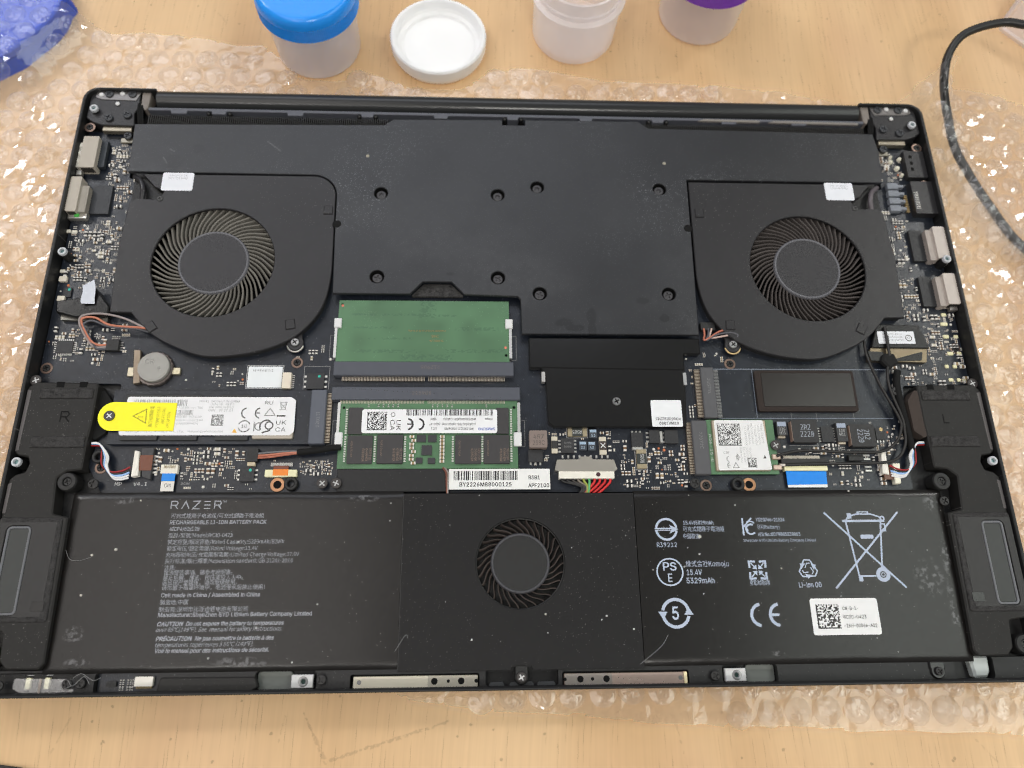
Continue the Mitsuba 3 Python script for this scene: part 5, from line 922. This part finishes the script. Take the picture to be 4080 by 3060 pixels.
MB().box(-172.8, -129, -172.0, -124.1, -5.6, -5.4, lin(150, 140, 132)).add(L + '__light_guide__crease', 'paint')
for x0, x1 in ((-96.6, -83.8), (84.4, 95.4)): MB().plate(rr(x0, -129.2, x1, -122.8, 1.2), -8.9, -8.0, lin(104, 108, 104), .2).add(L + '__touchpad_frame', 'paint')
for x in (-79.8, 79.6):
    K = MB().plate(sbox(x - 3.9, -128.6, x + 3.9, -124).difference(ring(x + .4, -126.4, .9)), -7, -4.9, lin(196), .25).add(L + '__mount_tab', 'paint', label='light grey metal tab with a hole, %s of centre at the front' % ('left' if x < 0 else 'right'))
    MB().lathe([(.85, -5.4), (.9, -4.75), (1.2, -4.6), (1.7, -4.7), (1.9, -5)], x + .4, -126.4, lin(150), 20).add(K + '__bushing', 'metal'); MB().lathe([(0, -6), (.95, -6)], x + .4, -126.4, lin(30, 60, 56), 12).add(K + '__hole', 'paint')
for sx in (-1, 1):
    a, b = (-61.6, -16.2) if sx < 0 else (15.6, 61.2)
    K = MB().plate(rr(a, -129.1, b, -125.0, .3), -8, -5.9, lin(196, 190, 172) if sx < 0 else lin(150, 132, 122), .2).add(L + '__touchpad_bar', 'paint', label='%s metal bar at the front, %s of centre' % (('cream', 'left') if sx < 0 else ('brownish', 'right')))
    MB().plate(rr(*((-34.5, -129.0, -16.4, -125.1) if sx < 0 else (15.8, -129.0, 33.4, -125.1)), .2), -5.9, -5.8, lin(160, 155, 142) if sx < 0 else lin(128, 122, 116), .05).add(K + '__bare_end', 'paint')
    for x, r, c in (((-32.1, 1.2, 14), (-27, .6, 20), (-22.3, 1.2, 14), (-59.4, .8, 120), (-16.8, .7, 14)) if sx < 0 else ((21.6, 1.2, 14), (26.1, .6, 20), (31.3, 1.2, 14), (59, .8, 120), (15.9, .6, 14))):
        MB().lathe([(0, -5.72), (r, -5.72), (r, -5.8)], x, -127, lin(c), 16).add(K + '__hole', 'matte' if c < 50 else 'metal')
MB().plate(sbox(60.2, -129.1, 61.4, -124.9), -8, -5.2, lin(236, 222, 180), .2).add(L + '__bar_end', 'paint')
for x0, x1 in ((-12.4, -6.3), (-4.8, 4.6), (5.4, 12.6)): MB().plate(rounded([(x0, -129), (x0 + .8, -127.7), (x1 - .8, -127.5), (x1, -129)], .3), -8.8, -6.4, lin(64, 66, 68), .5).add(L + '__rubber_dome', 'gloss')
MB().plate(ring(-.2, -126.1, 2.6).union(sbox(-2.6, -126, 2.3, -121.9)), -7.5, -4.9, lin(18), .3).add(L + '__centre_lug', 'paint')
MB().plate(ring(156.6, -126.1, 2.8).union(sbox(153.6, -125.4, 159.5, -122.6)), -6.5, -4.1, lin(26), .4).add(L + '__lug', 'gloss')
MB().plate(rounded([(165.8, -122.6), (170.6, -122.8), (171.4, -128.8), (176.4, -128.6), (177.8, -126.6), (178, -120.8), (166, -120.8)], 1.0), -9, -5.6, lin(176, 182, 180), .9).add(L + '__grey_block', 'paint', label='light grey rounded block at the near right corner')
MB().plate(rr(193.2, -126.6, 195.8, -123.2, .2), -7, -4.6, lin(190, 195, 215), .2).add(L + '__corner_contact', 'metal')

# ------------------------------------------------------------------ things on the table
def jar(x, y, rb=21.0, lid=None, lidmat=None, label='', group=None):
    k = 'plastic_jar'; i = 0
    while k in labels: i += 1; k = f'plastic_jar_{i:03d}'
    labels[k] = dict(label=label, category='jar', group='small plastic sample jars beyond the laptop')
    z = -H; body = [(0, z + 1.2), (rb - 3, z + 1.2), (rb - 1.6, z + .2), (rb - .8, z + .6), (rb, z + 2.2), (rb + .5, z + 20), (rb + 1.0, z + 25.5)]
    neck = [(rb + 1.0, z + 25.5), (rb + 2.2, z + 26), (rb + 2.2, z + 27.2), (rb - .4, z + 27.8), (rb - .4, z + 30), (rb + .2, z + 30.6), (rb - .4, z + 31.2), (rb - .4, z + 37.4), (rb - 1.3, z + 37.8), (rb - 1.5, z + 30), (rb - .6, z + 24), (rb - 1.2, z + 3.5), (0, z + 2.0)]
    prof = np.array(body + (neck[1:] if lid is None else neck[1:8]))
    m = MB().lathe(prof, x, y, [.9, .9, .9], 72)
    put(k + '__body', mikit.ply(world(m), 'frosted', smooth=35))
    if lid:
        r = rb + 2.9; n = 150; prof = [(0, z + 40.2), (r - 5.5, z + 40.2), (r - 4.4, z + 39.8), (r - 3.2, z + 39.9), (r - 1.6, z + 39.4), (r - .5, z + 37.9), (r, z + 36.2), (r + .1, z + 34.4)]
        m = MB().lathe(prof, x, y, [.5] * 3, n); put(k + '__lid', mikit.ply(world(m), lidmat, smooth=40))
        an = np.arange(n * 2) * np.pi / n; rr_ = r + np.where(np.arange(n * 2) % 2 == 0, .25, -.05)
        V = np.vstack([np.column_stack([x + rr_ * np.cos(an), y + rr_ * np.sin(an), np.full(2 * n, zz)]) for zz in (z + 34.4, z + 27.6)] + [np.column_stack([x + (r - 1.2) * np.cos(an), y + (r - 1.2) * np.sin(an), np.full(2 * n, z + 27.6)])])
        i = np.arange(2 * n); j = (i + 1) % (2 * n); F = np.vstack([np.column_stack([i + 2 * n, j + 2 * n, j, i]), np.column_stack([i + 4 * n, j + 4 * n, j + 2 * n, i + 2 * n])])
        put(k + '__lid_skirt', mikit.ply((V / 1000 + [0, 0, H / 1000], np.vstack([F[:, :3], F[:, [0, 2, 3]]])), lidmat))
jar(-97, 172.6, 20.6, True, 'blue_plastic', 'frosted plastic jar with a bright blue screw lid')
jar(32.2, 185.4, 21.0, None, None, 'open frosted plastic jar without a lid')
jar(99.0, 199.4, 20.6, True, 'purple_plastic', 'frosted plastic jar with a purple lid, cut by the top of the picture')
z = -H; r = 23.9
prof = [(0, z), (r - 2.6, z), (r - 1.2, z + .5), (r - .4, z + 2.2), (r, z + 3.4), (r + .1, z + 8.6), (r - .6, z + 9.4), (r - 1.8, z + 9.1), (r - 2.4, z + 5.2), (r - 3.4, z + 4.0), (r - 5.2, z + 3.6), (r - 5.9, z + 2.6), (r - 6.8, z + 2.2), (0, z + 2.2)]
m = MB().lathe(prof, -36.8, 173.6, [.8] * 3, 96)
scene['jar_lid'] = mikit.ply(world(m), 'white_plastic', smooth=30)
labels['jar_lid'] = dict(label='white plastic jar lid lying upside down beside the open jar', category='lid')

cab = [(330, 70, 15), (290, 120, 24), (246.7, 152.4, 26), (237.5, 155.4, 25), (229.9, 158.5, 23), (218.5, 157.5, 20), (211.2, 154.3, 17), (207.2, 147.7, 12), (206.2, 139.4, 8), (207.6, 133.8, 4), (210.4, 126.7, -1), (213.8, 110.5, -6), (220.3, 96.0, -9), (228.1, 80.3, -11), (238.5, 62.0, -12.5), (257.2, 43.8, -13), (300, 10, -13.6), (340, -20, -14)]
m = MB().tube(cab, 1.9, [.02] * 3, 14, 10)
scene['cable'] = mikit.ply(world(m), 'rubber', smooth=True)
labels['cable'] = dict(label='black round cable looping above the table and slipping under the bubble wrap', category='cable')
CAB = spline(cab[6:], 8)

bx = rounded([(-219.5, 192), (-221.8, 187), (-222.9, 178.6), (-227, 170.5), (-238.5, 155.6), (-300, 110), (-340, 200), (-260, 240)], 3.5)
m = MB().plate(bx, -H, -H + 12.5, [.5] * 3, 2.2)
scene['blue_tray__body'] = mikit.ply(world(m), 'navy_plastic')
m = MB().plate(bx.buffer(1.0).difference(bx.buffer(-1.5)), -H + 9.5, -H + 13.2, [.5] * 3, .8)
scene['blue_tray__rim'] = mikit.ply(world(m), 'navy_plastic')
labels['blue_tray'] = dict(label='deep blue plastic tray in the far left corner, partly under bubble wrap', category='tray')

cb = rounded([(262.5, 196), (279, 217), (340, 280), (420, 200), (330, 126)], 4.5)
m = MB().plate(cb.buffer(-1.2), -H + .2, -H + 20, [.9] * 3, 2.0).plate(cb.difference(cb.buffer(-2.2)), -H, -H + 2.4, [.9] * 3, .6)
scene['clear_container__body'] = mikit.ply(world(m), 'frosted')
labels['clear_container'] = dict(label='corner of a frosted plastic container at the far right', category='container')

m = MB().plate(rounded([(-260, -150.6), (-215, -151.2), (-190, -152.9), (-178, -154.6), (-160, -158), (-150, -175), (-260, -200)], 1.5), -H, -H + 2.2, [.5] * 3, .8)
scene['black_cloth'] = mikit.ply(world(m), 'foam')
labels['black_cloth'] = dict(label='edge of black cloth in the near left corner of the table', category='cloth')

# ------------------------------------------------------------------ bubble wrap
WR = 'bubble_wrap'
labels[WR] = dict(label='crumpled clear bubble wrap sheet spread under the laptop', category='bubble wrap')
wp = [(-330, 215), (-262, 203), (-251, 198.4), (-242.6, 195), (-235, 191.4), (-226.4, 187.8), (-214, 182.5), (-207, 180), (-202, 177), (-186, 178), (-171.8, 177), (-152.5, 174.7), (-136.7, 171.4), (-125, 172.4), (-112, 160), (-104, 151), (-86, 151), (-75.6, 158), (-62, 153), (-50, 147), (-25, 147), (-12, 158), (4, 161), (20.5, 160), (34, 157), (47, 155), (87.7, 153.7), (120, 151), (135.4, 150), (155, 146), (180, 140), (198, 141), (206, 146), (219.5, 153), (223, 154.5), (238.4, 154), (250, 151), (265, 145), (340, 120), (340, -170), (193.5, -150.2), (178, -148.6), (163, -148.8), (145, -147.4), (127, -147.8), (109, -145.5), (80, -145), (49, -143.5), (20, -140), (-9.4, -138.5), (-42, -134), (-60, -126), (-150, -110), (-330, -120)]
wpoly = Polygon(wp).buffer(0)
hole = rr(-192, -124, 192, 124, 5)
def wrap_z(x, y):
    p = np.stack([x * .035, y * .035, x * 0], -1)
    z = -H + 0.5 + 1.5 * meshkit.fbm(p, 3, 5) + 0.55 * (meshkit.fbm(p * 5.5, 2, 31) - .5) + 1.3 * (meshkit.fbm(p * 1.7, 2, 15) - .5) + 0.42 * (meshkit.noise(p * 8, 41) - .5) + 0.5 * np.maximum(0, meshkit.fbm(p * np.array([4.5, 2.0, 1]), 2, 77) - .55) * 4
    # lifted over the blue tray and over the cable
    d = shapely.distance(bx, shapely.points(x, y))
    z = np.maximum(z, -H + 15.0 * np.exp(-(d / 11) ** 2) + 1.2 * meshkit.fbm(p * 3, 2, 9))
    q = np.stack([np.ravel(x), np.ravel(y)], -1); D = np.linalg.norm(q[:, None] - CAB[None, :, :2], axis=-1); k = D.argmin(1)
    lift = (CAB[k, 2] + 2.6 + H) * np.exp(-(D[np.arange(len(q)), k] / 9) ** 2)
    z = np.maximum(z, -H + lift.reshape(np.shape(x)))
    lap = outer.buffer(1)
    z = np.where(shapely.contains_xy(lap, x, y), np.minimum(z, -H + .3), z)
    return z
st = 2.3
X, Y = np.meshgrid(np.arange(-330, 341, st), np.arange(-172, 217, st), indexing='ij')
inside = shapely.contains_xy(wpoly, X, Y) & ~shapely.contains_xy(hole, X, Y)
# pull the outermost vertices onto the outline so the cut edge is clean
P2 = np.stack([X, Y], -1); near = shapely.contains_xy(wpoly.buffer(st * .75), X, Y) & ~inside & ~shapely.contains_xy(hole, X, Y)
pts = shapely.points(P2[near]); P2[near] = shapely.get_coordinates(shapely.line_interpolate_point(wpoly.exterior, shapely.line_locate_point(wpoly.exterior, pts)))
ok = inside | near; sel = np.nonzero(ok.ravel())[0]
P2 = P2 + np.random.default_rng(4).uniform(-.3, .3, P2.shape) * st * inside[..., None]
XY = P2.reshape(-1, 2)[sel]; Z = wrap_z(XY[:, 0], XY[:, 1])
idx = -np.ones(X.size, int); idx[sel] = np.arange(len(sel)); ny = X.shape[1]
i, j = np.meshgrid(np.arange(X.shape[0] - 1), np.arange(ny - 1), indexing='ij'); q = np.stack([i * ny + j, (i + 1) * ny + j, (i + 1) * ny + j + 1, i * ny + j + 1], -1).reshape(-1, 4)
q = q[(idx[q] >= 0).all(1)]; q = idx[q]
v = np.column_stack([XY, Z]) / 1000 + [0, 0, H / 1000]
scene[WR + '__film'] = mikit.ply((v, q), 'clear_film', smooth=False)      # crinkled: many small flat facets
# bubbles: a few crumpled domes, reused
def dome(seed):
    n, m = 32, 11; r = random.Random(seed)
    a = np.arange(n) * 2 * np.pi / n; prof = [(5.4, 0.0), (5.2, .25), (4.9, .62), (4.5, 1.1), (4.0, 1.6), (3.4, 2.05), (2.7, 2.4), (2.0, 2.65), (1.3, 2.8), (.6, 2.85), (.02, 2.85)]
    R = np.array([p[0] for p in prof])[:, None]; Zz = np.array([p[1] for p in prof])[:, None] + 0 * a
    x, y = R * np.cos(a), R * np.sin(a)
    p = np.stack([x * .55 + seed * 7, y * .55, Zz * .4], -1); amt = np.clip(Zz / 2.4, 0, 1)
    Zz = Zz - amt * r.choice((0.6, 1.0, 1.8)) * np.maximum(0, meshkit.fbm(p * .5, 2, seed) * 2 - .75) * 1.4 + amt * .7 * (meshkit.fbm(p * 1.6, 3, seed + 50) - .5) * 2
    for _ in range(r.choice((2, 3, 4))):                                  # straight creases across the skin
        t, o, wd, dp = r.uniform(0, 6.3), r.uniform(-3.5, 3.5), r.uniform(.25, .6), r.uniform(.15, .55)
        Zz = Zz - amt * dp * np.exp(-((x * math.cos(t) + y * math.sin(t) - o) / wd) ** 2)
    k = 1 + .12 * amt * (meshkit.fbm(p, 2, seed + 9) - .5) * 2
    v = np.stack([x * k, y * k, Zz], -1).reshape(-1, 3)
    i, j = np.meshgrid(np.arange(m - 1), np.arange(n), indexing='ij')
    f = np.stack([i * n + j, i * n + (j + 1) % n, (i + 1) * n + (j + 1) % n, (i + 1) * n + j], -1).reshape(-1, 4)
    return v, f
domes = [dome(s) for s in range(14)]
dply = [mikit.ply((v / 1000, f), 'clear_bubble', smooth=True) for v, f in domes]
spots, rb = [], random.Random(3)
wi, lo = wpoly.buffer(-3.7), outer.buffer(-2)
row = 0; y = -163.4
while y < 216:
    x = -330 + (5.75 if row % 2 else 0)
    while x < 340:
        px, py = x + rb.uniform(-.35, .35) + 2.2 * math.sin(y * .02), y + rb.uniform(-.35, .35) + 3 * math.sin(x * .012)
        if wi.contains(Point(px, py)) and not lo.contains(Point(px, py)): spots.append((px, py))
        x += 11.5
    y += 9.95; row += 1
SP = np.array(spots); hz = wrap_z(SP[:, 0], SP[:, 1])
ex = wrap_z(SP[:, 0] + 3, SP[:, 1]) - wrap_z(SP[:, 0] - 3, SP[:, 1]); ey = wrap_z(SP[:, 0], SP[:, 1] + 3) - wrap_z(SP[:, 0], SP[:, 1] - 3)
q = np.column_stack([SP, hz]) - cam; w = q @ fwd; right = np.cross(fwd, up)
vis = (w > 0) & (np.abs(q @ right / w) < .70) & (np.abs(q @ up / w) < .53) & np.array([not outer.contains(Point(p)) for p in spots])
order = np.argsort(np.where(vis, w, 1e6)); rest = []
for c, k in enumerate(order):
    a = rb.uniform(0, 360); s = rb.uniform(.93, 1.04); d = rb.randrange(len(domes)); sq = rb.choice((.3, .5, .7, .85, 1.0))
    nx, nyv = -ex[k] / 6, -ey[k] / 6; nn = np.array([nx, nyv, 1.0]); nn /= np.linalg.norm(nn); u = np.cross([0, 1, 0], nn); u /= np.linalg.norm(u); vv = np.cross(nn, u)
    Rm = np.column_stack([u, vv, nn]); ca, sa = math.cos(math.radians(a)), math.sin(math.radians(a))
    A = Rm @ np.array([[ca, -sa, 0], [sa, ca, 0], [0, 0, 1]]) @ np.diag([s, s, sq]); t = np.array([SP[k, 0], SP[k, 1], hz[k] + .05])
    if vis[k] and c < 290:
        M4 = np.eye(4); M4[:3, :3] = A; M4[:3, 3] = t / 1000 + [0, 0, H / 1000]
        put(WR + '__bubble', {**dply[d], 'to_world': T(M4.tolist())})
    else: rest.append((domes[d][0] @ A.T + t, domes[d][1]))
V = np.vstack([v for v, _ in rest]) / 1000 + [0, 0, H / 1000]; o = np.cumsum([0] + [len(v) for v, _ in rest[:-1]])
scene[WR + '__far_bubbles'] = mikit.ply((V, np.vstack([f + b for (_, f), b in zip(rest, o)])), 'clear_bubble', smooth=True)
labels[WR + '__far_bubbles'] = dict(kind='stuff')
